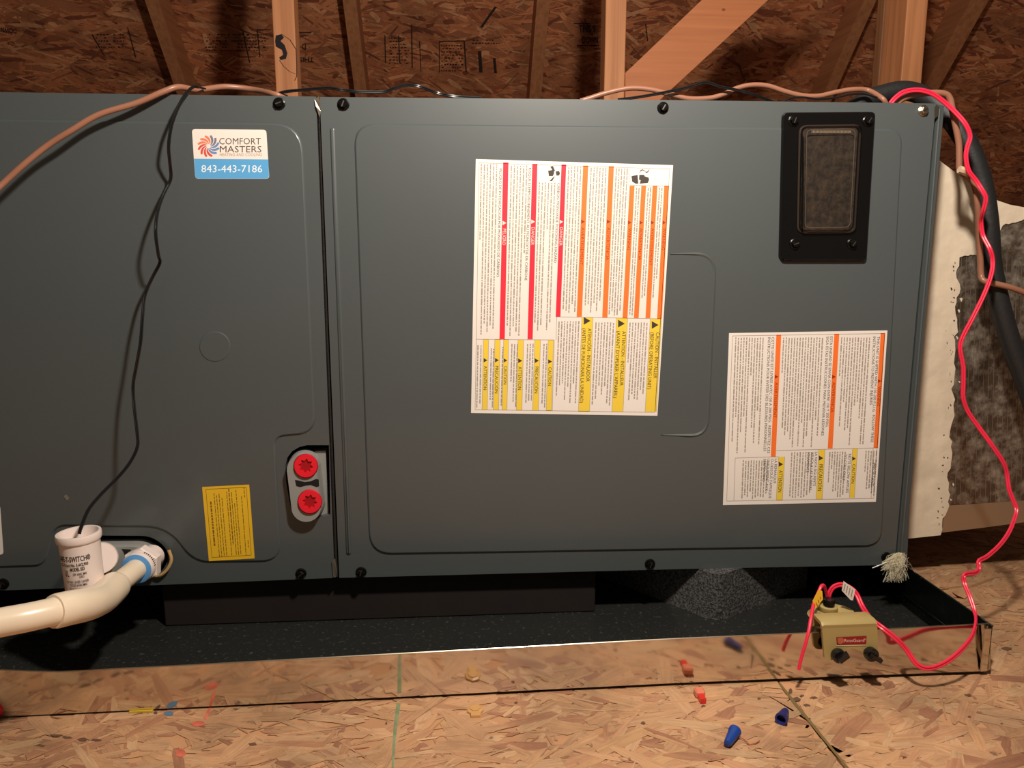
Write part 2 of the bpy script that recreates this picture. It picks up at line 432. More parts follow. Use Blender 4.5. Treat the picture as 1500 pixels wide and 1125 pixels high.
for k, (x0, x1, s0, s1) in enumerate([(-3.4, P(790, 67, 2.46).x - .002, -1.6, 1.60), (P(790, 67, 2.46).x + .002, 3.6, -1.6, 1.60)]):
    g = Geo(); g.add([roofpt(x0, s0, RD + .001), roofpt(x1, s0, RD + .001), roofpt(x1, s1, RD + .001), roofpt(x0, s1, RD + .001),
                      roofpt(x0, s0, RD + .013), roofpt(x1, s0, RD + .013), roofpt(x1, s1, RD + .013), roofpt(x0, s1, RD + .013)],
                     [(0,1,2,3),(4,5,6,7),(0,1,5,4),(1,2,6,5),(2,3,7,6),(3,0,4,7)])
    pn = g.mk('osb_panel', M_SHBASE, ceil)
    strands('wood_strand', pn, M_SHEATH, rmap, (x0, x1), (-0.75, 0.75), 17000, PAL_R, 11 + k, 0.08, 0.45, (0.02, 0.11), (0.003, 0.018), 0.0012)

# printed stamps on the sheathing
def roof_px(px, py):
    r = ray(px, py); c0 = Vector((0, 0, CAMZ)); p0 = roofpt(0, 0, RD - 0.0022)
    t = (p0 - c0).dot(nrm) / r.dot(nrm); return c0 + r * t
M_STAMP = mat('stamp_ink', (46, 26, 18), 0.8)
sg = Geo()
def stamp_text(s, x0, y0, x1, y1, h, flip=False):
    a, b = roof_px(x0, y0), roof_px(x1, y1)
    u = roof_px(x0, y0 - h) - a
    if flip: a, b, u = b, a, -u
    add_text(sg, s, a, b, u, True)
stamp_text('THIS S', 848, 47, 872, 47, 10, False)
stamp_text('DOWN', 853, 63, 876, 63, 9, False)
stamp_text('DOWN', 1, 40, 24, 42, 7, True)
stamp_text('D', 442, 64, 448, 64, 9, True)
stamp_text('THIS', 438, 84, 460, 84, 7, True)
for (x0, y0, x1, y1, w) in [(840,34,865,34,1.2),(845,66,878,66,1.2),(438,47,456,47,1.2),(440,52,452,52,1.2),(0,33,30,33,1),
                            (602,36,603,100,1.8),(614,60,616,105,1.2),(643,60,680,59,1.5),(679,60,682,106,2),(643,62,643,106,1.2),
                            (563,52,564,92,1.5),(583,52,585,92,1.5),(134,50,152,82,1.6),(186,40,198,84,1.6),(355,46,365,92,1.6),(376,44,380,84,1.5),(376,43,396,43,1.3),
                            (700,75,702,106,5),(722,85,724,107,4),(703,40,724,10,4),(945,35,948,60,1.5)]:
    a, b = roof_px(x0, y0), roof_px(x1, y1)
    d = (roof_px(x0 + w, y0) - a) if abs(x1 - x0) < abs(y1 - y0) else (roof_px(x0, y0 + w) - a)
    sg.add([a, a + d, b + d, b], [(0, 1, 2, 3)])
for (xa, xb, ya, yb) in [(645,678,66,104),(568,600,55,95),(140,185,50,70),(300,392,50,75),(690,735,58,66),(980,1000,60,80)]:
    y = ya
    while y < yb:
        x = xa + rnd.uniform(0, 3)
        while x < xb - 2:
            w = rnd.uniform(1.5, 4)
            if rnd.random() < .7:
                a = roof_px(x, y); sg.add([a, roof_px(x + w, y), roof_px(x + w, y + 1.5), roof_px(x, y + 1.5)], [(0,1,2,3)])
            x += w + 1.6
        y += 4.6
st = sg.mk('grade_stamp', M_STAMP, ceil)

# rafters
for i, (px, w, lab) in enumerate([(243, .038, 'dark roof rafter nearest the left edge, above the copper coloured cable'),
                            (520, .038, 'dark roof rafter just right of the knotted pine post'),
                            (790, .038, 'dark roof rafter left of the post that meets the diagonal brace'),
                            (1072, .038, 'dark roof rafter seen between the diagonal brace and the doubled post'),
                            (1390, .055, 'dark roof rafter to the right of the doubled post'),
                            (-60, .038, 'dark roof rafter at the far left corner')]):
    x = P(px, 67, 2.46).x
    if px == 1072: x = P(1240, 67, 2.46).x
    g = Geo(); a, b = x - w/2, x + w/2
    g.add([roofpt(a, -1.5, 0), roofpt(b, -1.5, 0), roofpt(b, 1.55, 0), roofpt(a, 1.55, 0), roofpt(a, -1.5, RD-.0015), roofpt(b, -1.5, RD-.0015), roofpt(b, 1.55, RD-.0015), roofpt(a, 1.55, RD-.0015)],
          [(0,1,2,3),(4,5,6,7),(0,1,5,4),(1,2,6,5),(2,3,7,6),(3,0,4,7)])
    if px == -60: continue
    if px == 1072: lab = 'dark roof rafter half hidden in shadow left of the doubled post'
    tag(g.mk('roof_rafter', M_RAFT), lab, 'rafter', 'roof rafters under the sheathing')

# posts and brace
PY = 1.70
def post(xa, xb, depth, label, m, y=PY, top=1.75):
    a = P(xa, 130, y).x; b = P(xb, 130, y).x
    g = Geo().box((a, y, 0.0), (b, y + depth, top))
    o = g.mk('wooden_post', m)
    bv = o.modifiers.new('edge', 'BEVEL'); bv.width = 0.002; bv.segments = 2
    return tag(o, label, 'post', 'pine posts behind the cabinets')
p1 = post(404, 436, .045, 'pine post with a black pitch knot standing behind the left cabinet', M_LUM)
p2 = post(885, 915, .05, 'smooth pine post that the diagonal brace butts against', M_LUM)
p3 = post(1319, 1349, .089, 'orange pine post behind the right end of the furnace', M_LUM)
p4 = post(1286, 1299, .03, 'browner weathered post tucked against the left of the right-hand pine post', lumber_mat('weathered_lumber', (160, 112, 76)), PY + .10)
kn = [(404,52),(412,50),(416,55),(411,60),(417,66),(421,78),(419,86),(411,88),(409,84),(415,80),(413,73),(404,68),(403,60)]
def P1(a, b): return P(a, b, PY - .0008)
mk('pitch_knot', [P1(*q) for q in kn], [tuple(range(len(kn)))], mat('pitch_black', (30, 26, 30), .35), p1)
g = Geo()
for a, b in zip([(412,50),(424,58),(433,72),(434,95),(434,112)], [(424,58),(433,72),(434,95),(434,112),(431,118)]):
    g.add([P1(*a), P1(a[0]+1.2, a[1]), P1(b[0]+1.2, b[1]), P1(*b)], [(0,1,2,3)])
for a, b in zip([(409,88),(415,97),(424,105)], [(415,97),(424,105),(432,108)]):
    g.add([P1(*a), P1(a[0]+1, a[1]), P1(b[0]+1, b[1]), P1(*b)], [(0,1,2,3)])
g.mk('pencil_line', mat('pencil_mark', (70, 36, 22), .7), p1)
br = [(916,107),(1028,0),(1110,-78),(1206,-76),(1125,0),(970,143),(957,155),(916,155)]
BY = PY - .004
V = [P(a, b, BY) for a, b in br]; n = len(V); V += [Vector((v.x, BY + .038, v.z)) for v in V]
o = mk('diagonal_brace', V, [tuple(range(n)), tuple(range(n, 2*n))] + [(i, (i+1) % n, n + (i+1) % n, n+i) for i in range(n)], M_LUMX)
tag(o, 'wide orange pine brace rising diagonally to the right from a post', 'brace')
mk('knot', [P(1060 + 3*math.cos(t*.8), 14 + 2*math.sin(t*.8), BY - .0006) for t in range(8)], [tuple(range(8))], mat('knot_brown', (150, 80, 40), .6), o)

# ------------------------------------------------------------------ drain pan
PX1 = 0.6555
pan = thing('drain_pan', 'shiny galvanised drain pan on the floor under both grey cabinets', 'pan', (0, 1.2, 0))
rimp = [(-330,976),(-150,979),(0,981),(87,984),(180,979),(280,974),(500,962),(750,948.5),(1000,935),(1220,925.5),(1434,914)]
botp = [(-330,1066),(-150,1058),(0,1050),(87,1045.5),(180,1041),(280,1036),(500,1025),(750,1012.5),(1000,1000),(1220,991),(1441,983)]
rim = [F(a, b, .064) for a, b in rimp]; bot = [F(a, b, .002 + .003 * max(0, a) / 1440) for a, b in botp]
rim[-1].x = bot[-1].x = PX1
g = Geo(); n = len(rim)
mid = [bot[i].lerp(rim[i], .5) + Vector((0, -.0012 if i % 2 else .0006, 0)) for i in range(n)]
V = bot + mid + rim + [v + Vector((0, .0012, 0)) for v in rim] + [v + Vector((0, .0012, 0)) for v in mid] + [v + Vector((0, .0012, 0)) for v in bot]
Fc = []
for r_ in range(5):
    for i in range(n - 1): Fc.append((r_*n+i, r_*n+i+1, (r_+1)*n+i+1, (r_+1)*n+i))
g.add(V, Fc); g.mk('front_wall', M_LIP, pan, True)
tube('rolled_rim', rim, 0.0009, M_STEEL, pan, 6, 2)
# floor of the pan
bl = bot[0].x
fp = [v + Vector((0, .0012, 0)) for v in bot]
V = [Vector((v.x, v.y, .0045)) for v in fp] + [Vector((PX1, 1.72, .0045)), Vector((bl, 1.72, .0045))]
V += [v - Vector((0, 0, .0015)) for v in V]; m_ = len(V)//2
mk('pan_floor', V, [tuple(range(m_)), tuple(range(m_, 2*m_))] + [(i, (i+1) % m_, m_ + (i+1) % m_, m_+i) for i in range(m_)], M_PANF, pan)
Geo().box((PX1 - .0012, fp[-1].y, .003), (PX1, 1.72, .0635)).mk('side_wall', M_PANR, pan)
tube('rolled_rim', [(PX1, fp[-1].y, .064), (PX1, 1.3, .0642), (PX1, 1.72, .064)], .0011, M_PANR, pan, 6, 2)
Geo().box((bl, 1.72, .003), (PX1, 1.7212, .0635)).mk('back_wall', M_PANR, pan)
# crease near the side wall and folded corner tab
tube('crease', [(PX1 - .004, fp[-1].y + .01, .024), (PX1 - .003, 1.2, .024), (PX1 - .003, 1.7, .024)], .0009, M_PANR, pan, 6, 2)
Geo().box((PX1 - .012, bot[-1].y - .0024, .006), (PX1 - .004, bot[-1].y - .0006, .0625)).mk('corner_tab', M_LIP, pan)
tube('corner_fold', [bot[-1] + Vector((.0005, 0, .002)), rim[-1] + Vector((.0005, 0, 0))], .0018, M_STEEL, pan, 8, 2)
tube('corner_tab_edge', [(PX1 - .0035, rim[-1].y - .002, .062), (PX1 - .003, rim[-1].y - .003, .03), (PX1 - .0035, rim[-1].y - .002, .006)], .0007, M_STEEL, pan, 6, 3)

# supports in the pan
c0 = F(1050, 912, .0047); ca = F(884, 846, .0047); cb = F(1181, 860, .0047)
e1 = (ca - c0).normalized(); e2 = (cb - c0).normalized(); L1, L2 = (ca - c0).length + .02, (cb - c0).length
# corner slightly blunted at the foot
base = [c0 + e1 * .018, c0 + e1*.006 + e2*.006, c0 + e2 * .018, c0 + e2 * L2, c0 + e2 * L2 + e1 * L1, c0 + e1 * L1]
top = [c0 + e1 * .006, c0 + e1*.002 + e2*.002, c0 + e2 * .006, c0 + e2 * L2, c0 + e2 * L2 + e1 * L1, c0 + e1 * L1]
V = [Vector((v.x, v.y, .0047)) for v in base] + [Vector((v.x, v.y, .0749)) for v in top]
fb = mk('foam_support', V, [tuple(range(6)), tuple(range(6, 12))] + [(i, (i+1) % 6, 6 + (i+1) % 6, 6 + i) for i in range(6)], M_EPP)
tag(fb, 'speckled grey bead foam block turned corner first under the furnace', 'support')
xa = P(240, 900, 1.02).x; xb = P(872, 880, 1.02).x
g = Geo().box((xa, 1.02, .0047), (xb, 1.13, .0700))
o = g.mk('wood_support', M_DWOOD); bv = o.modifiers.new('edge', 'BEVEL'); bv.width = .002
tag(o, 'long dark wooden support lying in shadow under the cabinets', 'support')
fs = Geo().box((P(1259,840,1.16).x, 1.16, .0047), (P(1274,840,1.16).x, 1.20, .0700)).mk('metal_foot', M_GREYP)
tag(fs, 'small grey metal foot under the right end of the furnace', 'support')

# ------------------------------------------------------------------ coil cabinet (left)
YC = 1.0
coil = thing('coil_cabinet', 'dark grey left cabinet holding the red drain plugs and pale contractor sticker', 'air handler', (-0.62, 1.3, .0765))
xr = P(463, 142).x
hole_plug = [Vector(q) for q in [(482,652),(450,652),(438,655),(428,661),(421,670),(418,682),(419,705),(424,735),(428,748),(436,757),(447,761),(460,761),(472,757),(484,754)]]
hole_drain = fillet([(100,784,14),(225,785,22),(252,812,20),(232,846,18),(110,842,20)])
outer = [Vector(q) for q in [(-260,131),(0,135),(463,141.5),(490,846.5),(230,857),(0,865),(-240,873)]]
plate('front_panel', outer, YC, YC + .03, M_CAB, coil, [hole_plug, hole_drain])
raised('panel_embossing', fillet([(-230,172,0),(0,175,0),(443,181,44),(463,634,26),(403,640,14),(413,822,30),(284,824,26),(246,772,34),(82,770,16),(66,829,16),(-220,836,0)]), M_CAB, coil, YC, .0022, 3.0, True)
zb, zt = .0772, .7093
Geo().box((-1.35, YC + .030, zb), (xr, 1.60, zt)).mk('casing', M_CABD, coil)
Geo().box((-0.66, YC + .0295, .079), (xr - .002, YC + .0299, .30)).mk('inside_shade_sheet', M_BLK, coil)  # added black sheet stands in for the shade behind the panel openings
# knock-out ring
kc = Vector((315, 507.5)); ring = []
raised('knockout', [kc + Vector((24.5*math.cos(t*math.pi/18), 23.8*math.sin(t*math.pi/18))) for t in range(36)], M_CAB, coil, YC - .0022, -.0018, 1.6, False)
raised('knockout_face', [kc + Vector((23*math.cos(t*math.pi/18), 22.3*math.sin(t*math.pi/18))) for t in range(36)], M_CAB, coil, YC - .0020, .0010, 1.4, False)
# seam gasket
gp = [(465,143),(470,330),(476,500),(481,640),(490,846)]
V = []; Fc = []
for i, (a, b) in enumerate([(466.3,150),(469.5,250),(473.2,350),(477,450),(480.8,550),(485,655),(488.7,750),(492.4,845)]):
    V += [P(a-3.2, b, 1.004), P(a, b, .9985 + .001*(i % 2)), P(a+3.0, b, 1.004)]
    if i: k = 3*i; Fc += [(k-3,k-2,k+1,k),(k-2,k-1,k+2,k+1)]
mk('seam_gasket', V, Fc, M_GASK, coil)
mk('foil_scrap', [P(461,146,.9975), P(467,141,.996), P(469,150,.995), P(470,163,.997), P(468,172,.998), P(463,156,.996)], [(0,1,2),(0,2,3,5),(3,4,5)], mat('torn_foil', (190,180,160), .3, .8), coil)
mk('foil_scrap', [P(486,822,.9975), P(491,818,.996), P(494,838,.995), P(492,846,.997), P(488,845,.998)], [(0,1,2),(0,2,3,4)], MATS['torn_foil'], coil)

# ------------------------------------------------------------------ furnace (right)
fur = thing('furnace_cabinet', 'dark grey right cabinet with black framed sight glass and two large warning labels', 'furnace', (.25, 1.3, .0765))
dl = [Vector(q) for q in [(468.5,142),(1000,146.8),(1371,151.6),(1344,440),(1310.5,827.5),(1000,833.5),(497,846.5)]]
plate('door_panel', dl, YC - .001, YC + .03, M_CAB, fur)
YD = YC - .001
raised('panel_embossing', fillet([(518,181,34),(1322,189,24),(1291,800,26),(541,812,34)]), M_CAB, fur, YD, .0024, 3.0, True)
YE = YD - .0024
raised('stiffening_bead', fillet([(483,187,4),(491.5,187,4),(515,812,4),(507,812,4)], 4), M_CAB, fur, YD, .0022, 2.4, True)
# shallow handle recess outline
g = fillet([(983,372,0),(1048,372,30),(1036,639,26),(970,637,0)])
V = [P(p.x, p.y, YE) for p in g]
def bead(pts, w, h, name, parent, Yb):
    G = Geo(); L_ = offset2(pts, w); R_ = offset2(pts, -w); n_ = len(pts)
    VV = [P(p.x, p.y, Yb) for p in L_] + [P(p.x, p.y, Yb) + Vector((0, -h, 0)) for p in pts] + [P(p.x, p.y, Yb) for p in R_]
    G.add(VV, [(i, i+1, n_+i+1, n_+i) for i in range(n_-1)] + [(n_+i, n_+i+1, 2*n_+i+1, 2*n_+i) for i in range(n_-1)])
    return G.mk(name, M_CAB, parent, True)
bead(g, 2.6, .0012, 'handle_recess_bead', fur, YE)
# side flange at the right end
fl_ = [Vector(q) for q in [(1373,153),(1383,155),(1364,372),(1332,750),(1328.5,826),(1312.5,827.5),(1346.5,440)]]
plate('side_flange', fl_, YC + .003, YC + .03, M_CABD, fur)
tube('flange_bead', px_path([(1376,160,YC+.002),(1358.5,372,YC+.002),(1325,750,YC+.002),(1319.5,822,YC+.002)]), .0017, M_CAB, fur, 8, 4)
xl = P(469, 142).x; xR = P(1383, 155, 1.03).x - .004
Geo().box((xl, YC + .030, zb - .002), (xR - .012, 1.60, zt + .0015)).mk('casing', M_CABD, fur)
mk('scratch', [P(1369,157,.9975), P(1372,154,.9975), P(1376,156,.9975), P(1374,170,.9975), P(1369,174,.9975)], [(0,1,2,3,4)], M_STEEL, fur, label='bare silver scrape on the top corner')

# screws
def screw_at(px, py, Yf, parent, mt=M_SCREW, s=1.0, name='screw'):
    c = P(px, py, Yf); g = Geo()
    g.rev(c, (0, -1, 0), [(0, .0076*s), (.0012, .0074*s), (.0018, .0062*s)], 20)
    # slotted hex head
    a0 = rnd.uniform(0, 1); V = []; 
    for r_, d in ((.0052*s, .0018), (.0052*s, .0052), (.0042*s, .0060)):
        for k in range(6):
            t = a0 + k * math.pi / 3; V.append(c + Vector((r_*math.cos(t), -d, r_*math.sin(t))))
    g.add(V, [(i, (i+1) % 6, 6+(i+1) % 6, 6+i) for i in range(6)] + [(6+i, 6+(i+1) % 6, 12+(i+1) % 6, 12+i) for i in range(6)] + [tuple(range(12, 18))])
    o = g.mk(name, mt, parent, False)
    t = a0 + .3; d = Vector((math.cos(t), 0, math.sin(t))) * .0036*s; q = Vector((-math.sin(t), 0, math.cos(t))) * .0007*s
    cc = c + Vector((0, -.0063, 0))
    mk('slot', [cc-d-q, cc+d-q, cc+d+q, cc-d+q, cc-d-q*.2+Vector((0,.0002,0)), cc+d-q*.2+Vector((0,.0002,0))], [(0,1,2,3)], M_STEEL if mt is M_SCREW else M_BLK, o)
    return o
for a, b in ((409,152),(441,840),(5,855)): screw_at(a, b, YC, coil)
for a, b in ((503,153),(971,158),(529,838),(952,826),(1298,816)): screw_at(a, b, YD, fur)
screw_at(1352, 162, YD, fur, M_STEEL, .95)['label'] = 'bright silver hex screw'

# ------------------------------------------------------------------ sight glass
sg_ = fillet([(1145,164.5,9),(1281,163.5,9),(1268,383,8),(1140,383,9)])
bz = raised('sight_glass_frame', sg_, M_BEZEL, fur, YE, .0065, 3.0, False, 'glossy black plastic frame')
YB = YE - .0065
# lens: clear domed box over an insulation pad
pad = fillet([(1176,188,8),(1257,187,8),(1248,336,8),(1173,337,8)])
pd = mk('insulation_pad', [P(p.x, p.y, YB - .0006) for p in pad], [tuple(range(len(pad)))], M_PAD, bz)
lens = raised('clear_lens', fillet([(1171,184,12),(1262,183,12),(1253,341,12),(1168,342,12)]), M_LENS, bz, YB - .0002, .0085, 5.0, True)
lr = fillet([(1172,185,11),(1261,184,11),(1252,340,11),(1169,341,11)], 6)
lp = [P(p.x, p.y, YB - .001) for p in lr] ; tube('lens_rim', lp + [lp[0]], .0018, mat('smoky_plastic', (52,44,38), .18, spec=.7), bz, 6, 1)
l2 = [P(p.x, p.y, YB - .0088) for p in fillet([(1182,190,8),(1253,189,8),(1245,333,8),(1179,334,8)], 6)]
tube('lens_edge', l2 + [l2[0]], .0005, mat('clear_edge', (84,74,64), .15, spec=.8), bz, 5, 1)
tk = Geo()
for i in range(30):
    x = 1189 + i * 1.95; tk.add([P(x, 191, YB - .001), P(x + 1.1, 191, YB - .001), P(x + 1.1, 195, YB - .001), P(x, 195, YB - .001)], [(0,1,2,3)])
tk.mk('ribbed_strip', mat('strip_grey', (150,135,118), .5), bz)
for a, b in ((1162,177),(1271,177),(1164,357),(1248,357)): screw_at(a, b, YB, bz, M_SCREW, .95)

# ------------------------------------------------------------------ drain plugs
pl_ = fillet([(424,655,22),(470,652,22),(479,757,24),(431,760,24)], 10)
stadium = []
for k in range(19):
    t = math.pi + math.pi * k / 18; stadium.append(Vector((447.3 + 23.5*math.cos(t), 681.5 + 24.5*math.sin(t))))
for k in range(19):
    t = math.pi * k / 18; stadium.append(Vector((453.8 + 23.5*math.cos(t), 734.5 + 23*math.sin(t))))
bk = plate('fitting_back', [Vector(q) for q in [(455,662),(477,660),(481.5,753),(460,757)]], YC + .010, YC + .026, M_GREYP, coil)
ft = raised('drain_fitting', stadium, M_GREYP, coil, YC + .012, .026, 2.6, False, 'grey plastic twin drain port')
YP = YC + .012 - .026
mk('port_web_shade', [P(a, b, YP - .0003) for a, b in [(432,703),(436,703.5),(446,706),(455,705),(463,701.5),(467,702.5),(467.5,712),(464,713.5),(455,710.5),(447,711.5),(440,713.5),(434,712)]], [tuple(range(12))], M_BLK, ft)  # flat black patch painted for the shade in the hole between ports
for (cx, cy) in ((447.8,682.6),(453.8,735)):
    circ = [Vector((cx + 18.3*math.cos(t*math.pi/16), cy + 18.2*math.sin(t*math.pi/16))) for t in range(32)]
    rm = raised('plug_rim', circ, M_REDD, ft, YP, .0012, 1.2)
    star = []
    for k in range(16):
        r_ = 11.2 if k % 2 == 0 else 7.6; t = k * math.pi / 8 + .15; star.append(Vector((cx + r_*math.cos(t), cy + r_*math.sin(t))))
    c2 = [Vector((cx + 16.8*math.cos(t*math.pi/16), cy + 16.7*math.sin(t*math.pi/16))) for t in range(32)]
    plate('red_plug', c2, YP - .0035, YP, M_REDP, ft, [star])
    mk('star_recess', [P(p.x, p.y, YP - .0014) for p in star], [tuple(range(16))], M_REDD, ft)

# grey port plate of the lower drain
gs = fillet([(104,791,16),(219,789,26),(247,812,20),(232,838,20),(110,838,18)], 8)
dp = raised('drain_port_plate', gs, M_GREYP, coil, YC + .012, .022, 3.0, False, 'grey plastic drain port plate')
YG = YC - .010
mk('port_web_shade', [P(a, b, YG - .0004) for a, b in [(178,804),(192,805),(190,812),(184,816),(181,809)]], [(0,1,2,3,4)], M_BLK, dp)  # shade of the small hole painted as a flat patch on the plate
tube('port_gasket', px_path([(247.5,806,.996),(251,820,.995),(245,834,.994),(236,842,.994),(228,844,.996)]), .0022, M_TAN, coil, 8, 5)

# ------------------------------------------------------------------ stickers
YS = YE - .00035
def sticker(name, q, Y, m, parent, label, r=0.0):
    loop = fillet([(a, b, r) for a, b in q], 5)
    return plate(name, loop, Y, Y + .0003, m, parent, (), label)
def bilin(q, u, v):
    (ax, ay), (bx, by), (cx, cy), (dx, dy) = q     # tl tr br bl
    x = (1-v)*((1-u)*ax + u*bx) + v*((1-u)*dx + u*cx); y = (1-v)*((1-u)*ay + u*by) + v*((1-u)*dy + u*cy)
    return x, y
def inv(q, px, py):
    u = v = .5
    for _ in range(12):
        x, y = bilin(q, u, v); e = 1e-3
        xu, yu = bilin(q, u+e, v); xv, yv = bilin(q, u, v+e)
        a, b, c, d = (xu-x)/e, (xv-x)/e, (yu-y)/e, (yv-y)/e; det = a*d - b*c
        u += ((px-x)*d - b*(py-y))/det; v += (a*(py-y) - c*(px-x))/det
    return u, v

def warning_label(q, parent, lab, bars, texts, rows, frames, Y):
    pap = sticker('warning_label', q, Y, M_PAPER, parent, lab)
    Y1, Y2 = Y - .00012, Y - .00024
    W1 = abs(q[1][0] - q[0][0])
    def D(xt, y, yref):      # xt measured at height yref; follows the sheet's slant to y
        u, _ = inv(q, xt, yref)
        v = 0.5
        for _ in range(6):
            x_, y_ = bilin(q, u, v); v += (y - y_) / (q[3][1] - q[0][1])
        return bilin(q, u, v)
    cols = {'r': M_RED, 'o': M_ORG, 'y': M_YEL}
    names = {'r': 'red_band', 'o': 'orange_band', 'y': 'yellow_band'}
    lettering = []
    lg = {'r': Geo(), 'o': Geo(), 'y': Geo(), 'k': Geo()}
    for (c, xa, ya, xb, yb, w, s, y0, y1) in bars:
        h = w / 2
        flat_px(names[c], [[(xa-h, ya), (xa+h, ya), (xb+h, yb), (xb-h, yb)]], Y1, cols[c], pap)
        if c == 'y': # thin outlines
            for sgn in (-1, 1):
                lg['k'].add([P(xa+sgn*h-.3, ya, Y2), P(xa+sgn*h+.3, ya, Y2), P(xb+sgn*h+.3, yb, Y2), P(xb+sgn*h-.3, yb, Y2)], [(0,1,2,3)])
        f0 = (y0 - ya)/(yb - ya)
        lines = s if isinstance(s, list) else [s]
        nl = len(lines)
        for li, ln in enumerate(lines):
            cap = w * (.62 if nl == 1 else .33)
            bx = -cap/2 if nl == 1 else (w*(.08) if li == 0 else -w*.42)
            yy1 = y1 if not isinstance(y1, tuple) else y1[li]
            fa = f0; fb = (yy1 - ya)/(yb - ya)
            p0 = P(xa + (xb-xa)*fa + bx, y0, Y2); p1 = P(xa + (xb-xa)*fb + bx, yy1, Y2)
            upv = P(xa + (xb-xa)*fa + bx + cap, y0, Y2) - p0
            tgm = Geo(); add_text(tgm, ln, p0, p1, upv); lettering.append((c, tgm))
        # alert triangle (points to the right like the turned lettering)
        tx = xa + (xb-xa)*f0; ty = y0 - (w*.5 + 4.5) if nl == 1 else y0 - 11
        tw = w*.36 if nl == 1 else w*.30; tq = 0.75 if nl == 1 else .85
        mk('alert_triangle', [P(tx-tw, ty-tw*1.15, Y2), P(tx-tw, ty+tw*1.15, Y2), P(tx+tw, ty, Y2)], [(0,1,2)], {'r': M_WINK, 'o': M_OTXT, 'y': M_INK}[c], pap)
    lm = {'r': M_WINK, 'o': M_OTXT, 'y': M_INK, 'k': M_INKL}
    ln_ = {'r': 'white_lettering', 'o': 'band_lettering', 'y': 'dark_lettering', 'k': 'band_outline'}
    for c in lg:
        if lg[c].V: lg[c].mk(ln_[c], lm[c], pap)['kind'] = 'stuff'
    for c, tgm in lettering: tgm.mk(ln_[c], lm[c], pap)
    for (s, xa, ya, xb, yb, cap) in texts:
        th = Geo(); p0 = P(xa, ya, Y1); p1 = P(xb, yb, Y1); add_text(th, s, p0, p1, P(xa+cap, ya, Y1) - p0)
        th.mk('heading_lettering', M_INK, pap)
    # frames and rules
    fr = Geo()
    for (a, b) in frames:
        d = Vector((b[0]-a[0], b[1]-a[1])).normalized(); nn = Vector((-d.y, d.x)) * .35
        fr.add([P(a[0]+nn.x, a[1]+nn.y, Y1), P(b[0]+nn.x, b[1]+nn.y, Y1), P(b[0]-nn.x, b[1]-nn.y, Y1), P(a[0]-nn.x, a[1]-nn.y, Y1)], [(0,1,2,3)])
    fr.mk('rule_lines', M_INKL, pap)
    # fine print: word dashes
    fp_ = Geo()
    for (xa, xb, ya, yb, pitch, ragged) in rows:
        nr = max(1, round((xb - xa) / pitch))
        for i in range(nr):
            xt = xb - (i + .5) * (xb - xa) / nr
            y = ya + rnd.uniform(0, 1); ye = yb - (rnd.uniform(0, ragged) if rnd.random() < .75 else 0)
            if rnd.random() < .12: ye = ya + (yb - ya) * rnd.uniform(.3, .7)
            while y < ye - 2:
                l_ = min(rnd.choice([2.2, 3.5, 5, 6.5, 8, 10, 3]) , ye - y); t_ = rnd.uniform(.72, 1.0)
                a = D(xt, y, ya); b = D(xt, y + l_, ya)
                fp_.add([P(a[0]-t_, a[1], Y1), P(a[0]+t_, a[1], Y1), P(b[0]+t_, b[1], Y1), P(b[0]-t_, b[1], Y1)], [(0,1,2,3)])
                y += l_ + 1.1
    o = fp_.mk('fine_print', M_INKG, pap); o['kind'] = 'stuff'
    return pap, D

q1 = [(697,233),(986,242),(963,609),(690,605)]
bars1 = [('r',741,238,735.5,497,7.8,'PELIGRO',335,359),('r',783.5,240,776.5,497,7.6,'DANGER',333,359),('r',826,241,817.5,464,7,'DANGER',333,360),
 ('o',858,242.5,848.5,464,7.6,'AVERTISSEMENT',333,388),('o',895.5,243.5,886,465,7.6,'ADVERTENCIA',333,381),
 ('o',926,272,915.5,466,7.2,'WARNING',334,366),('o',943,272,932,466,7,'ADVERTENCIA',334,381),('o',959.5,272,949,466,7,'AVERTISSEMENT',334,389),('o',976.5,272,966,467,7,'WARNING',334,366),
 ('y',712,497,710,600,7.6,'ATTENTION',536,571),('y',728.8,497,726.6,600,7.8,'PRECAUCIÓN',536,576),('y',741.5,497,739,600,7.2,'CAUTION',536,563),
 ('y',763,498,760.4,601,8.2,'ATTENTION',537,571),('y',787.6,498,784.4,601,8.4,'PRECAUCIÓN',537,576),('y',807,498,804,602,7.8,'CAUTION',538,565),
 ('y',860.6,465,855.5,603,16.4,['ATENCIÓN - INSTALADOR','(ANTES DE FUNCIONAR LA UNIDAD)'],481,(559,590)),
 ('y',911.3,466,904.5,603,16.4,['ATTENTION - INSTALLEUR',"(AVANT D'OPERER L'APPAREIL)"],485,(565,583)),
 ('y',960.8,467,953.2,603,16.4,['CAUTION - INSTALLER','(BEFORE OPERATING UNIT)'],487,(554,570))]
texts1 = [('PELIGRO DE INTOXICACION POR MONOXIDO DE CARBONO',731.5,247,727.5,406,3.9),
 ("RISQUE D'EMPOISONNEMENT AU MONOXYDE DE CARBONE",774.5,246,768.5,411,3.9),
 ('CARBON MONOXIDE POISONING HAZARD',816.5,268,811.5,385,3.9)]
rows1 = [(703,730,240,490,4.4,18),(747,774,242,492,4.4,20),(788,815,267,492,4.4,24),(831,853,244,458,4.2,14),(864,890,245,460,4.2,22),(901,921,246,462,4.2,20),
 (931,938,274,462,3.6,20),(948,955,274,440,3.6,24),(964.5,971.5,274,445,3.6,40),
 (698,707,505,597,4.2,14),(718,725,510,597,3.6,20),(735,738,507,595,3.4,12),(748,760,503,596,4.0,10),(771,783,503,597,4.0,12),(795,803,503,597,4.0,8),
 (817,850,470,592,4.1,34),(871,901,472,594,4.2,30),(921,950,472,596,4.1,26)]
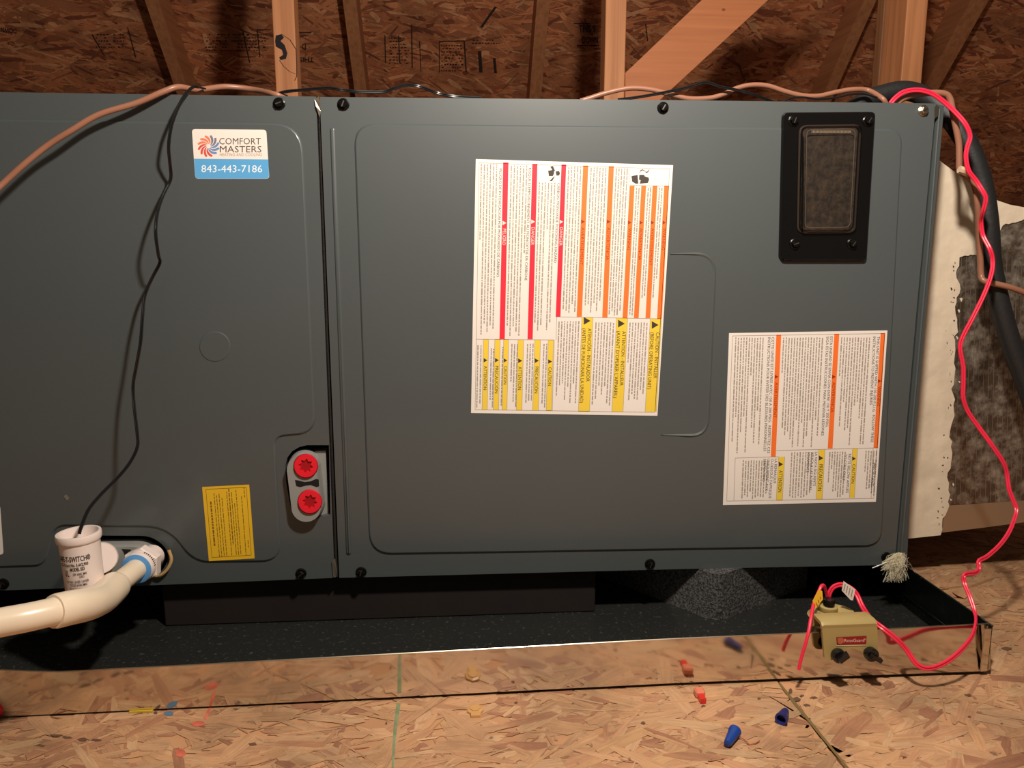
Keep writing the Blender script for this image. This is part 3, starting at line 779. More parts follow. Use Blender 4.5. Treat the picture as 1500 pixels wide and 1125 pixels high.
frames1 = [((702,238.5),(981,247.5)),((981,247.5),(959.5,603)),((702,238.5),(696,600)),((696,600),(959.5,604)),((697.5,497),(812,498)),((815,464),(968,467)),((812,498),(809,602)),((815.5,464),(814.5,498)),((922,246),(921,271)),((922,271),(979,273))]
wl1, D1 = warning_label(q1, fur, 'large white sheet with red, orange and yellow warning bands, lettering turned sideways', bars1, texts1, rows1, frames1, YS)
# pictograms on the large label
Yk = YS - .00015
pic = [[(806,244),(810,243),(813,250),(811,252)],[(803,250),(809,249),(812,253),(810,258),(804,258)],[(811,259),(813,258),(809,265),(805,265)],[(814,251),(819,250.5),(820.5,254),(819,257),(815,257)]]
flat_px('collapsed_person_pictogram', pic, Yk, M_INK, wl1)
pic = [[(925,258),(934,256),(935,269),(931,269),(926,266)],[(936.5,256),(944,256),(944,258),(950,260),(951,263),(949,268),(937,269),(938.5,264),(936,263)]]
pg = Geo()
for p_ in pic: pg.add([P(a, b, Yk) for a, b in p_], [tuple(range(len(p_)))])
cur = [(937,253),(938,250),(941,248.5),(944,250),(946,252.5),(949,251.5),(951,248)]
for a, b in zip(cur, cur[1:]): pg.add([P(a[0],a[1]-.6,Yk),P(b[0],b[1]-.6,Yk),P(b[0]+.4,b[1]+.8,Yk),P(a[0]+.4,a[1]+.8,Yk)],[(0,1,2,3)])
pg.mk('shock_hand_pictogram', M_INK, wl1)

q2 = [(1068,488),(1300,484),(1283,735),(1059,740)]
bars2 = [('o',1140.8,490.5,1132.7,669,7.2,'AVERTISSEMENT',560,612),('o',1225.8,489,1216,657,7.2,'ADVERTENCIA',560,604),('o',1293.4,488,1282.8,656,6.6,'WARNING',566,595),
 ('y',1145,669,1141.6,733,9,'ATTENTION',689,721),('y',1204,658.5,1200,731,9,'PRECAUCIÓN',680,719),('y',1252.6,657,1247.8,729,7.4,'CAUTION',680,708)]
texts2 = [('THIS UNIT IS SHIPPED WITH 150-200 P.S.I.G.  FOLLOW THESE',1285,493,1275.5,648,4),('INSTRUCTIONS TO PREVENT INJURIES',1279,493,1274,593,4),
 ('ESTA UNIDAD SE ENVIA CON ENTRE 150 Y 200 PSIG.',1216,493,1209.5,626,3.9),('SIGA ESTAS INSTRUCCIONES PARA PREVENIR LESIONES',1210.5,493,1203,638,3.9),
 ('CETTE UNITE EST LIVREE AVEC 150 A 200 PSIG.  RESPECTEZ CES',1130.5,494,1124,664,3.9),('INSTRUCTIONS POUR EVITER DES BLESSURES PERSONNELLES',1125,494,1118.5,661,3.9),
 ('IMPORTANT',1278.5,678,1275.5,712,4.2),
 ('NOTE BELOW APPLIES',1243,665,1239,722,4.0),('TO COILS ONLY',1237,665,1234,704,4.0),
 ('LA NOTA SIGUIENTE',1194,662,1191,712,3.8),('APLICA A LAS BOBINAS',1188.5,662,1185.5,718,3.8),('SOLAMENTE',1183,662,1181,692,3.8),
 ('LA REMARQUE',1135,672,1133,708,3.8),("CI-DESSOUS S'APPLIQUE",1129.5,672,1126,730,3.8),('UNIQUEMENT AUX',1124,672,1121,719,3.8),('SERPENTINS',1118.5,672,1117,705,3.8)]
rows2 = [(1076,1120,494,664,4.0,60),(1146,1207,494,655,4.0,50),(1231,1276,494,652,4.0,60),
 (1087,1126,674,731,3.9,12),(1158,1191,662,729,3.9,8),(1214,1240,661,728,3.9,8),(1267,1286,660,726,3.8,12)]
frames2 = [((1073,492),(1296,488.5)),((1296,488.5),(1280,730)),((1073,492),(1064.5,734)),((1064.5,734),(1280,730)),((1137,660),(1286,656)),((1077,671),(1140,669)),((1077,671),(1075,733)),((1279,656.5),(1276,730))]
wl2, D2 = warning_label(q2, fur, 'smaller white sheet with three orange and three yellow bands near the lower right corner', bars2, texts2, rows2, frames2, YS)

# contractor sticker
YL = YC - .0022 - .00035
cm = sticker('contractor_sticker', [(281,189),(390,190),(394.5,262),(286,262)], YL, M_PAPER, coil, 'white and blue contractor sticker with rounded corners', 5)
bp = fillet([(284.3,232.5,0),(393,233.5,0),(394.2,261.7,5),(286.2,261.7,5)], 5)
mk('blue_field', [P(p.x, p.y, YL - .0001) for p in bp], [tuple(range(len(bp)))], M_BLUEL, cm)
def htext(g, s, x0, y0, x1, y1, cap, Y): p0 = P(x0, y0, Y); add_text(g, s, p0, P(x1, y1, Y), P(x0, y0 - cap, Y) - p0)
for args in (('COMFORT', 321, 211.5, 382, 211.5, 9.6), ('MASTERS', 322, 223.2, 383, 223.2, 9.6)):
    g = Geo(); htext(g, *args, YL - .0001); g.mk('dark_lettering', mat('brown_grey_ink', (84, 68, 58), .6), cm)
g = Geo(); htext(g, 'HEATING AND COOLING', 322, 228.5, 383.5, 228.5, 4.2, YL - .0001); g.mk('small_lettering', mat('faint_ink', (176,140,120), .6), cm)
g = Geo(); htext(g, '843-443-7186', 295, 252.3, 384, 252.5, 10.6, YL - .0002); g.mk('white_lettering', mat('bright_white_ink', (236,246,252), .5), cm)
# swirl emblem
cx, cy = 305.5, 214
for k in range(12):
    a0 = k * math.pi / 6 + .25
    pts = []
    for t in range(6):
        s = t / 5; r_ = 3.2 + 12.5 * s; an = a0 - .9 * s + .3
        pts.append((Vector((cx + r_*math.cos(an), cy + r_*math.sin(an))), .35 + 1.35 * math.sin(s * math.pi * .72)))
    Lp = []; Rp = []
    for i, (p_, w_) in enumerate(pts):
        d = (pts[min(i+1, 5)][0] - pts[max(i-1, 0)][0]).normalized(); nn = Vector((-d.y, d.x)) * w_
        Lp.append(p_ + nn); Rp.append(p_ - nn)
    poly = Lp + Rp[::-1]
    ang = (math.degrees(a0 - .4)) % 360
    warm = 75 < ang < 285
    c = M_SW[k] if False else (mat('swirl_red', (214,84,72), .5) if 60 < ang < 190 else (mat('swirl_orange', (230,130,96), .5) if 190 <= ang < 270 else (mat('swirl_blue', (110,140,190), .5) if ang > 330 or ang < 60 else mat('swirl_slate', (120,120,140), .5))))
    mk('emblem_blade', [P(p_.x, p_.y, YL - .0001) for p_ in poly], [tuple(range(len(poly)))], c, cm)

# yellow notice
YY = YC - .0022 - .00035
qy = [(296,713.5),(365,710),(373,818),(306,822)]
ys = sticker('yellow_notice', qy, YY, M_YPAPER, coil, 'small yellow notice covered in tiny print')
g = Geo()
def qv(u, v, Y=YY - .0001): x, y = bilin(qy, u, v); return P(x, y, Y)
for (a, b) in (((.07,.03),(.93,.03)),((.93,.03),(.93,.95)),((.93,.95),(.07,.95)),((.07,.95),(.07,.03))):
    du, dv = (.008, 0) if a[0] == b[0] else (0, .006)
    g.add([qv(*a), qv(a[0]+du, a[1]+dv), qv(b[0]+du, b[1]+dv), qv(*b)], [(0,1,2,3)])
g.mk('border_line', M_INKY2, ys)
g = Geo()
rowsy = [(.155,.20,.80,2.0),(.24,.09,.95,.9),(.29,.12,.95,.9),(.345,.10,.94,.9),(.40,.16,.94,.9),(.51,.08,.94,.9),(.56,.04,.80,1.3),(.61,.09,.94,.9),(.66,.24,.94,.9),(.71,.06,.94,.9),(.82,.15,.95,.9),(.885,.75,.85,.9),(.885,.03,.18,.9)]
for (u, v0, v1, t_) in rowsy:
    v = v0
    while v < v1:
        l_ = rnd.uniform(.02, .08); e = min(v + l_, v1); w_ = .0085 * t_
        g.add([qv(u-w_, v), qv(u+w_, v), qv(u+w_, e), qv(u-w_, e)], [(0,1,2,3)]); v = e + .011
o = g.mk('fine_print', M_INKY, ys); o['kind'] = 'stuff'
# white label cut by the left edge
sticker('rating_label', [(-80,738),(0,741),(5,812),(-74,820)], YC - .0022 - .0004, M_PAPER, coil, 'plain white label cut off by the left edge of the photo', 4)
# paint fleck
mk('paint_fleck', [P(93,727,.9972), P(97,724,.9972), P(102,729,.9972), P(98,734,.9972)], [(0,1,2,3)], mat('fleck_grey', (120,115,105), .6), coil)

# ------------------------------------------------------------------ duct at the right
duct = thing('duct_plenum', 'foil faced duct end smeared with white mastic beyond the furnace', 'duct', (1.0, 1.3, .08))
YU = 1.10
tp = [(1362,228),(1380,240),(1400,255),(1418,269),(1440,284),(1462,296),(1480,302),(1500,306),(1560,316),(1640,322)]
bt = [(1640,745),(1560,757),(1500,765),(1440,773),(1335,785.5),(1322,787)]
loop = [Vector(q) for q in tp + bt]
plate('foil_board', loop, YU, YU + .45, M_FOIL, duct)
mst = [(1362,226),(1380,238),(1400,253),(1418,267),(1440,282),(1462,294),(1480,300),(1502,304),(1570,314),(1570,340),(1500,322)]
edge = [(1500,322),(1482,326),(1466,331),(1461,352),(1452,370),(1438,376),(1420,373),(1406,377),(1403,400),(1405,430),(1400,455),(1402,480),(1397,505),(1399,540),(1396,570),(1397,600),(1393,640),(1394,670),(1388,700),(1390,735),(1383,760),(1379,782)]
je = []
for a, b in zip(edge, edge[1:]):
    for k in range(4):
        t = k / 4; j = 2.6
        je.append((a[0] + (b[0]-a[0])*t + rnd.uniform(-j, j), a[1] + (b[1]-a[1])*t + rnd.uniform(-j*.5, j*.5)))
loop = [Vector(q) for q in mst[:-1] + je + [(1378,784),(1335,788.5),(1320,790)]]
plate('mastic_coat', loop, YU - .0022, YU + .001, M_MASTIC, duct)
g = Geo()
for i in range(26):     # brushed crumbs and gaps along the mastic's edge
    y = rnd.uniform(385, 775); x0 = np.interp(y, [377, 500, 600, 700, 775], [1403, 1398, 1396, 1389, 1380])
    x = x0 + rnd.uniform(-14, 9) ; w = rnd.uniform(.8, 3.2); h_ = rnd.uniform(.8, 3.5)
    q = [(x - w, y + rnd.uniform(-h_, 0)), (x + rnd.uniform(-w, w)*.5, y - h_), (x + w, y + rnd.uniform(-h_, h_)*.4), (x + rnd.uniform(-w, w)*.5, y + h_)]
    if x > x0 + 3: g.add([P(a, b, YU - .0012) for a, b in q], [(0,1,2,3)])
g.mk('mastic_crumb', M_MASTIC, duct)['kind'] = 'stuff'
g = Geo()
for i in range(34):
    y = rnd.uniform(385, 775); x0 = np.interp(y, [377, 500, 600, 700, 775], [1403, 1398, 1396, 1389, 1380])
    x = x0 - abs(rnd.gauss(0, 5)) - 1; w = rnd.uniform(.4, 1.8); h_ = rnd.uniform(.4, 2.6)
    q = [(x - w, y + rnd.uniform(-h_, 0)), (x, y - h_), (x + w, y + rnd.uniform(-h_, h_)*.4), (x + rnd.uniform(-w, w)*.5, y + h_)]
    g.add([P(a, b, YU - .0026) for a, b in q], [(0,1,2,3)])
g.mk('foil_gap', mat('bare_dark_foil', (88,74,62), .4, .5), duct)['kind'] = 'stuff'
g = Geo()
for i in range(26):      # scrim ribs of the foil facing
    x = 1408 + i * 7.4
    g.add([P(x, 376, YU - .0004), P(x + .8, 376, YU - .0004), P(x - 9, 738, YU - .0004), P(x - 9.8, 738, YU - .0004)], [(0,1,2,3)])
g.mk('scrim_rib', mat('scrim_grey', (150,138,124), .35, .6), duct)['kind'] = 'stuff'
flat_px('foil_tape', [[(1384,741),(1560,729),(1560,757),(1500,765),(1440,773),(1380,780)]], YU - .0009, mat('foil_tape_metal', (196,178,156), .35, .85), duct, 'smooth foil tape along the lower edge')

# ------------------------------------------------------------------ hose and wires
def hose(lst, r, name, m, lab, cat, n=14): return tag(tube(name, px_path(lst), r, m, None, n, 7), lab, cat)
hose([(1240,166,1.10),(1270,146,1.10),(1290,139,1.10),(1318,133,1.10),(1345,137,1.10),(1375,155,1.08),(1402,186,1.065),(1425,228,1.055),(1440,275,1.05),(1448,330,1.045),(1452,385,1.045),(1463,440,1.04),(1480,500,1.035),(1502,560,1.03),(1530,640,1.02)], .0135, 'insulated_hose', M_HOSE, 'thick black insulated hose arching over the right end of the furnace', 'hose')
hose([(-40,310,.93),(0,273,.95),(35,241,.958),(70,213,.965),(105,191,.968),(145,168,.975),(200,151,.985),(240,134,.992),(262,127.5,1.002),(290,131.5,1.03),(330,127,1.06),(370,131,1.07),(402,138,1.05),(420,143,1.06)], .0036, 'thermostat_cable', M_CU, 'copper brown cable draped diagonally down the left cabinet', 'cable', 10)
# black drop wire made of two conductors
def twin(name, lst, r, m, lab, cat, gap=None, k=1.0):
    gap = gap or r; root = thing(name, lab, cat, tuple(P(*lst[len(lst)//2])))
    c = catmull(px_path(lst, k), 3)
    for s in (-1, 1):
        pts = []
        for i, p in enumerate(c):
            t = (c[min(i+1, len(c)-1)] - c[max(i-1, 0)]).normalized()
            q = t.cross(Vector((0, -1, 0)))
            if q.length < .2: q = t.cross(Vector((0, 0, 1)))
            pts.append(p + q.normalized() * gap * s)
        tube('conductor', pts, r, m, root, 8, 3)
    return root
twin('float_switch_wire', [(300,130,1.03),(290,127.5,1.01),(282,128,1.0),(271,139,.990),(262,155,.984),(255,172,.980),(250,190,.978),(247,215,.978),(249,240,.984),(250,262,.990),(240,283,.984),(231,310,.974),(228,340,.966),(232,373,.968),(234,385,.974),(224,405,.980),(213,430,.980),(209,460,.972),(206,500,.966),(200,535,.966),(195,565,.968),(197,600,.962),(201,635,.956),(201,655,.952),(190,678,.945),(172,700,.935),(150,722,.92),(130,746,.905),(119,772,.895),(116,782,.893)], .0010, M_BW, 'thin black twin wire hanging down the left cabinet into the white switch cup', 'wire', None, 1.25)
twin('black_wire', [(400,141,1.05),(415,135,1.05),(440,132,1.05),(478,129,1.05),(500,131.5,1.05),(522,134,1.06),(560,134.5,1.07),(578,129,1.07),(596,124.5,1.07),(615,127,1.07),(640,136,1.08),(665,141,1.08),(705,143.5,1.09)], .0010, M_BW, 'thin black twin wire lying on top of the cabinets near the seam', 'wire')
twin('black_wire', [(905,146,1.06),(930,143,1.06),(960,138,1.06),(990,132,1.06),(1015,126,1.06),(1034,120.5,1.06),(1055,127,1.06),(1080,132,1.06),(1105,139,1.06),(1132,149,1.07)], .0010, M_BW, 'thin black twin wire peaking above the top middle of the furnace', 'wire')
tag(tube('black_wire', px_path([(1145,150,1.05),(1158,144,1.05),(1175,142.5,1.05),(1200,145,1.05),(1225,143,1.05),(1245,138.5,1.05),(1265,137.5,1.05),(1285,143,1.05)]), .0013, M_BW, None, 8), 'short black wire loop on the furnace top above the sight glass', 'wire')
hose([(850,148,1.07),(865,143.5,1.07),(885,137,1.07),(910,131,1.07),(930,129,1.07),(955,131.5,1.07),(985,139,1.07),(1010,144.5,1.07),(1040,143.5,1.07),(1060,138,1.07),(1080,129,1.07),(1102,124.5,1.07),(1125,126,1.07),(1150,134,1.07),(1175,140,1.07),(1200,140.5,1.07),(1225,135,1.07),(1250,131,1.07),(1272,132.5,1.07),(1292,144,1.05),(1298,152,1.05)], .0034, 'thermostat_cable', M_CU, 'brown cable snaking along the top of the furnace', 'cable', 10)
hose([(1312,153,1.02),(1322,145,1.02),(1335,140,1.02),(1358,136.5,1.02),(1382,137,1.02),(1391,144,1.02),(1395,160,1.02),(1400,185,1.02),(1404.5,210,1.02),(1405,232,1.02),(1405.5,249,1.02),(1412,252,1.02),(1422,258,1.02),(1429,278,1.02),(1432,300,1.02),(1434,340,1.03),(1436,380,1.035),(1437,402,1.035),(1441,411,1.03),(1455,415,1.025),(1480,421,1.02),(1505,430,1.02),(1540,441,1.02)], .0042, 'brown_cable', M_CU, 'brown cable bent over the furnace corner and down past the duct', 'cable', 10)
tag(tube('cable_sheath', px_path([(1405,248,1.008),(1411,250,1.008),(1416,252,1.012)]), .0052, mat('pale_tape', (214,190,160), .5), None, 8, 4), 'pale band wrapped round the bent brown cable', 'tape')
RW = [(1304,152,1.01),(1312,143,1.01),(1325,134.5,1.01),(1345,132,1.01),(1365,137,1.01),(1385,151,1.01),(1402,167,1.005),(1415,183,1.0),(1421,200,1.0),(1417,215,1.0),(1415,230,1.0),(1419,250,1.0),(1430,265,1.0),(1440,281,.995),(1444,292,.995),(1440,310,1.0),(1437,325,1.01),(1440,345,1.01),(1450,365,1.0),(1454,382,1.0),(1452,402,.995),(1442,430,.99),(1425,465,.985),(1411,492,.985),(1406.5,510,.985),(1411,538,.985),(1411,565,.985),(1411,583,.985),(1418,603,.985),(1434,626,.98),(1453,652,.97),(1470,678,.965),(1475,695,.965),(1478,716,.96),(1485,735,.955),(1489,748,.95),(1484,766,.94),(1476,783,.93),(1463,800,.92),(1446,815,.91),(1434,822,.905),(1434,833,.90),(1428,839,.895),(1413,842,.89),(1413,855,.885),(1421,875,.87),(1428,898,.855),(1429,915,.835),(1422,935,.815),(1405,955,.80),(1384,971,.795),(1361,979,.795),(1343,973,.80),(1328,952,.81),(1313,936,.815),(1293,920,.825),(1275,906,.84),(1263,888,.85),(1255,871,.86),(1245,861,.865),(1232,856.5,.87),(1221,860,.87),(1215,869,.87),(1213,880,.87)]
rw = twin('red_wire', RW, .0016, M_REDW, 'long red twin wire looping from the furnace top down to the pan switch', 'wire')
hose([(1212,880,.87),(1210,868,.868),(1207,858,.862),(1203,859,.855),(1198,870,.85),(1192,884,.84),(1188,905,.825),(1184.5,925,.815),(1180,943,.81),(1174,963,.808),(1170,981,.806)], .0021, 'red_wire', M_REDW, 'short red wire lead with a yellow flag hanging over the pan lip', 'wire', 8)
# tags on the red wires
def flag(name, q, Y, m, lab):
    o = plate(name, [Vector(p) for p in q], Y, Y + .0008, m, None); return tag(o, lab, 'tag')
ft_ = flag('wire_tag', [(1236,851.5),(1253,863.5),(1249.5,879.5),(1246,879),(1233.5,865.5)], .853, M_PAPER, 'white paper tag folded round the red twin wire')
g = Geo()
for k in range(4):
    o_ = k * 3.6
    g.add([P(1237.5+o_, 855+o_*.75, .8526), P(1238.9+o_, 856+o_*.75, .8526), P(1236.6+o_, 866+o_*.8, .8526), P(1235.2+o_, 865+o_*.8, .8526)], [(0,1,2,3)])
g.mk('tag_print', M_INKG, ft_)
yf = flag('wire_tag', [(1199.5,864),(1204.5,866),(1205.5,878),(1194.5,892),(1190.5,881)], .838, mat('yellow_tag', (246,196,50), .45), 'yellow tag stuck round the short red lead')
g = Geo()
for k in range(3): g.add([P(1195+k*3,882-k*4,.8376), P(1196+k*3,883-k*4,.8376), P(1198+k*2.4,887-k*5,.8376), P(1197+k*2.4,888-k*5,.8376)], [(0,1,2,3)])
g.mk('tag_print', M_OTXT, yf)

# ------------------------------------------------------------------ pan float switch clamped on the lip
pf = thing('pan_float_switch', 'olive plastic float switch clamped on the pan lip with two black knobs', 'float switch', tuple(F(1245, 985, 0)))
YF = .812
fpz = fillet([(1204,916,5),(1285,914,6),(1287,964,3),(1276,965,2),(1266,956,5),(1245,948,8),(1230,962,6),(1218,968,4),(1208,966,5)], 5)
plate('clamp_plate', fpz, YF, YF + .004, M_OLIVE, pf)
# saddle over the lip
a, b = P(1204, 916, YF), P(1285, 914, YF); zs = a.z
V = []; prof = [(0, -.004), (-.0005, .0), (.002, .003), (.006, .0042), (.022, .0042), (.026, .002), (.026, -.012), (.023, -.012), (.022, .0005), (.004, .0), (.004, -.004)]
for x in (a.x, a.x + .003, b.x - .003, b.x): 
    ins = .0012 if x in (a.x, b.x) else 0
    V += [Vector((x, YF + dy, zs + dz - ins)) for dy, dz in prof]
n = len(prof); Fc = [(k*n+i, k*n+i+1, (k+1)*n+i+1, (k+1)*n+i) for k in range(3) for i in range(n-1)] + [tuple(range(n)), tuple(range(3*n, 4*n))]
mk('saddle', V, Fc, M_OLIVE, pf, True)
plate('inner_leg', [Vector(q) for q in [(1196,921),(1203,921),(1203,952),(1200,954),(1196,950)]], YF + .020, YF + .026, M_OLIVE, pf)
# float body: flared dome inside the pan
zn = P(1213, 888, .862).z; zr = P(1225, 913, .838).z; nx = P(1214, 888, .862).x; fx = P(1223, 910, .856).x
g = Geo(); V = []; Fc = []; n = 36
for (z, r_, f) in ((.012, .0, 0), (.012, .020, 0), (.016, .023, 0), (zr - .006, .0245, 0), (zr - .005, .0275, 0), (zr - .002, .028, 0), (zr, .026, 0), (zr + .004, .0235, .1), (zr + (zn-zr)*.55, .0175, .5), (zn - .008, .0125, .85), (zn - .006, .0105, 1), (zn - .0055, .0105, 1), (zn - .0045, .0112, 1), (zn, .0110, 1), (zn + .0008, .0095, 1), (zn + .0008, .0, 1)):
    for k in range(n):
        t = 2*math.pi*k/n; V.append(Vector((fx + (nx-fx)*f + r_*math.cos(t)*(1.12 if f < .5 else 1), .862 + r_*.9*math.sin(t), z)))
for k in range(15):
    for i_ in range(n): q_ = (i_+1) % n; Fc.append((k*n+i_, k*n+q_, (k+1)*n+q_, (k+1)*n+i_))
g.add(V, Fc); g.mk('float_housing', M_OLIVE, pf, True)
Geo().rev((nx, .862, zn), Vector((0, 0, 1)), [(0, .0070), (.0095, .0068), (.010, .0058)], 20).mk('wire_boot', M_BPL, pf, True)
hz = zr - .001; hx_ = P(1259, 910, .84).x
tube('hinge_ring', [(hx_+.004*math.cos(t*.7), .840+.003*math.sin(t*.7), hz) for t in range(10)], .0009, M_OLIVE, pf, 6, 3)
# name plate
YN = YF - .0006
npz = flat_px('name_plate', [[(1225,933.5),(1269.5,931.5),(1269,943.5),(1226,944.5)]], YN, mat('name_plate_red', (150, 22, 24), .35), pf)
flat_px('emblem', [[(1226.8,935),(1233,934),(1236,936),(1236,941),(1232,943.5),(1228,943),(1227,940)]], YN - .0001, mat('emblem_tan', (190,100,70), .5), npz)
g = Geo(); htext(g, 'RossGuard', 1237, 940.6, 1266, 940.0, 4.6, YN - .0002); htext(g, '®', 1266.2, 937.6, 1268.4, 937.5, 2.2, YN - .0002)
g.mk('white_lettering', mat('plate_white', (246,214,200), .5), npz)
flat_px('plate_edge', [[(1225,945.2),(1269.5,944.2),(1269.5,945.4),(1225,946.6)]], YN, mat('plate_pale', (226,204,160), .4), npz)
for (px, py, an) in ((1226,958,.65),(1273.5,956,-.5)):
    c = P(px, py, YF); g = Geo()
    g.rev(c, (0, -1, 0), [(0, .0080), (.003, .0086), (.007, .0083), (.008, .0072)], 20)
    d = Vector((math.cos(an), 0, math.sin(an))); nn = Vector((-math.sin(an), 0, math.cos(an)))
    cc = c + Vector((0, -.008, 0)); V = []
    for dy in (0, -.007):
        for (s, t) in ((-.005, -.0028), (.0105, -.0028), (.0105, .0028), (-.005, .0028)):
            k_ = .85 if dy else 1; V.append(cc + d*s*k_ + nn*t*k_ + Vector((0, dy, 0)))
    g.add(V, [(0,1,2,3),(4,5,6,7),(0,1,5,4),(1,2,6,5),(2,3,7,6),(3,0,4,7)])
    g.mk('thumb_knob', M_BPL, pf, False)

# ------------------------------------------------------------------ PVC drain
dr = thing('drain_pipe', 'cream PVC drain pipe with elbow and hexagonal adapter at the lower left', 'pipe', tuple(P(150, 870, .86)))
A = [P(214,822,.972), P(198,835,.945), P(182,848,.918), P(168,859,.893)]
dirp = (A[3] - A[0]).normalized()
tube('pipe_stub', [A[0], A[0].lerp(A[3], .5), A[3], A[3] + dirp*.01], .0133, M_PVC, dr, 28, 3)
E = [P(170,857,.897), P(160,867,.873), P(148,877,.848), P(128,885,.815), P(104,890,.79), P(78,896,.772)]
def lathe_path(pts, radii, n=28):
    V = []; Fc = []; up = None; m = len(pts)
    for i, p in enumerate(pts):
        t = (pts[min(i+1, m-1)] - pts[max(i-1, 0)]).normalized()
        if up is None: up = t.orthogonal().normalized()
        up = (up - t*up.dot(t)).normalized(); s = t.cross(up)
        for j in range(n):
            a = 2*math.pi*j/n; V.append(p + (up*math.cos(a) + s*math.sin(a))*radii[i])
    for i in range(m-1):
        for j in range(n): q = (j+1) % n; Fc.append((i*n+j, i*n+q, (i+1)*n+q, (i+1)*n+j))
    Fc += [tuple(range(n)), tuple(range((m-1)*n, m*n))]
    return V, Fc
ce_ = catmull(E, 6); ne = len(ce_); rad = [.0180]*ne
rad = [.0158, .0178] + [.0182]*(ne-4) + [.0181, .0172]
ce_[0:1] = [ce_[0]]; V, Fc = lathe_path(ce_, rad); mk('elbow', V, Fc, M_PVC, dr, True)
tube('pipe_run', [E[4].lerp(E[5], .7), E[5], P(40,904.5,.756), P(0,912,.744), P(-80,928,.722), P(-140,941,.706)], .0146, M_PVC, dr, 28, 4)
# hex adapter, hub and blue primer ring
hx = -dirp; hc = A[0]
u_ = hx.orthogonal().normalized(); v_ = hx.cross(u_)
V = []
for d, r_ in ((.002, .0225), (.003, .0240), (.014, .0240), (.016, .0225)):
    for k in range(6):
        t = k*math.pi/3 + .35; V.append(hc - hx*d*1.0 + (u_*math.cos(t) + v_*math.sin(t))*r_)
mk('hex_adapter', V, [(r_*6+i, r_*6+(i+1) % 6, (r_+1)*6+(i+1) % 6, (r_+1)*6+i) for r_ in range(3) for i in range(6)] + [tuple(range(6)), tuple(range(18, 24))], M_PVCW, dr)
Geo().rev(hc + dirp*.014, dirp, [(0, .0205), (.010, .0200), (.012, .0190), (.012, .0140)], 32, False).mk('adapter_hub', M_PVCW, dr, True)
Geo().rev(hc + dirp*.0245, dirp, [(0, .0192), (.0025, .0190), (.0030, .0175), (.0030, .0130)], 32, False).mk('primer_ring', M_BLUEP, dr, True)
Geo().rev(hc + dirp*.002, -dirp, [(0, .0150), (.022, .0150)], 24).mk('threaded_end', M_PVCW, dr, True)
g = Geo()
for k in range(9):        # moulded black marks round the adapter hub
    t = -.2 - k*.13; 
    base_ = hc + dirp*.0165
    # choose the side facing the camera, upper right
    side = Vector((math.cos(t + 1.35), 0, math.sin(t + 1.35))); side = (side - dirp*side.dot(dirp)).normalized()
    tan = dirp.cross(side).normalized()
    c = base_ + side*.0206
    g.add([c - tan*.0007, c + tan*.0007, c + tan*.0007 + dirp*.0035, c - tan*.0007 + dirp*.0035], [(0,1,2,3)])
g.mk('moulded_lettering', M_INK, dr)
tube('pipe_print', [A[1].lerp(A[3], t) + Vector((.0068, -.009, -.0078)) for t in (.05, .3, .6, .9)], .0005, M_INKG, dr, 5, 2)

# ------------------------------------------------------------------ white float switch cup
sw = thing('cup_float_switch', 'white cup shaped float switch with black lettering beside the drain elbow', 'float switch', tuple(P(125, 868, .885)))
t0 = P(120, 779, .885); t1 = P(127, 876, .885)
axs = (t0 - t1).normalized(); axs = (axs + Vector((-.05, 0, 0))).normalized(); Ls = (t0 - t1).length
Geo().rev(t1, axs, [(-.006, .0195), (0, .0208), (Ls*.3, .0210), (Ls*.84, .0218), (Ls*.87, .0220), (Ls*.885, .0234), (Ls*.91, .0242), (Ls*.985, .0243), (Ls, .0237), (Ls, .0212), (Ls*.96, .0204), (Ls*.84, .0198), (Ls*.83, .0)], 48, False).mk('switch_cup', M_PVCW, sw, True)
Geo().rev(t1 + axs*(Ls*.83), axs, [(0, .006), (Ls*.06, .0055), (Ls*.065, .003)], 20).mk('wire_seal', M_BPL, sw, True)
bc = t1 + axs*(Ls*.90) ; q_ = Vector((1, 0, 0)); 
mk('inner_fin', [bc + Vector((-.011, -.014, -.004)), bc + Vector((-.004, .014, -.004)), bc + Vector((-.004, .014, .002)), bc + Vector((-.011, -.014, .002)), bc + Vector((-.0095, -.014, .002)), bc + Vector((-.0025, .014, .002)), bc + Vector((-.0025, .014, -.004)), bc + Vector((-.0095, -.014, -.004))], [(0,1,2,3),(3,2,5,4),(4,5,6,7)], M_PVCW, sw)
# tee stub reaching back to the port
Geo().rev(P(147,818,.985), (P(147,818,.905) - P(147,818,.985)), [(0, .0190), (.045, .0195), (.075, .0200), (.079, .0185)], 32).mk('tee_stub', M_PVCW, sw, True)
# lettering wrapped round the cup
fcam = (Vector((0, 0, CAMZ)) - t1); fcam = (fcam - axs*fcam.dot(axs)).normalized()
side = axs.cross(fcam).normalized()        # towards the right in the picture
if side.x < 0: side = -side
tg = Geo()
def wrap(s, h, a0, a1, cap, bold=True):
    V, Fc = text_geo(s, bold); R = .0219
    out = []
    for v in V:
        a = a0 + (a1 - a0)*v.x
        out.append(t1 + axs*(h + cap*v.y) + (fcam*math.cos(a) + side*math.sin(a))*R)
    tg.add(out, Fc)
H = Ls
wrap('SAFE-T-SWITCH®', H*.655, -1.35, .42, .0062)
wrap('U.S. Patent No. 5,442,900', H*.585, -1.25, .28, .0036)
wrap('MODEL SS3', H*.52, -.62, .08, .0040)
wrap('UL', H*.44, -.98, -.72, .0075)
wrap('50W  60VAC  MAX', H*.455, -.5, .16, .0028); wrap('CLASS 2', H*.415, -.22, .02, .0026)
wrap('VOLTAGE: 1.5A RES. 1.5A IND.', H*.345, -.95, .22, .0028)
wrap('RATING 24 VAC MAX', H*.295, -.72, .12, .0028)
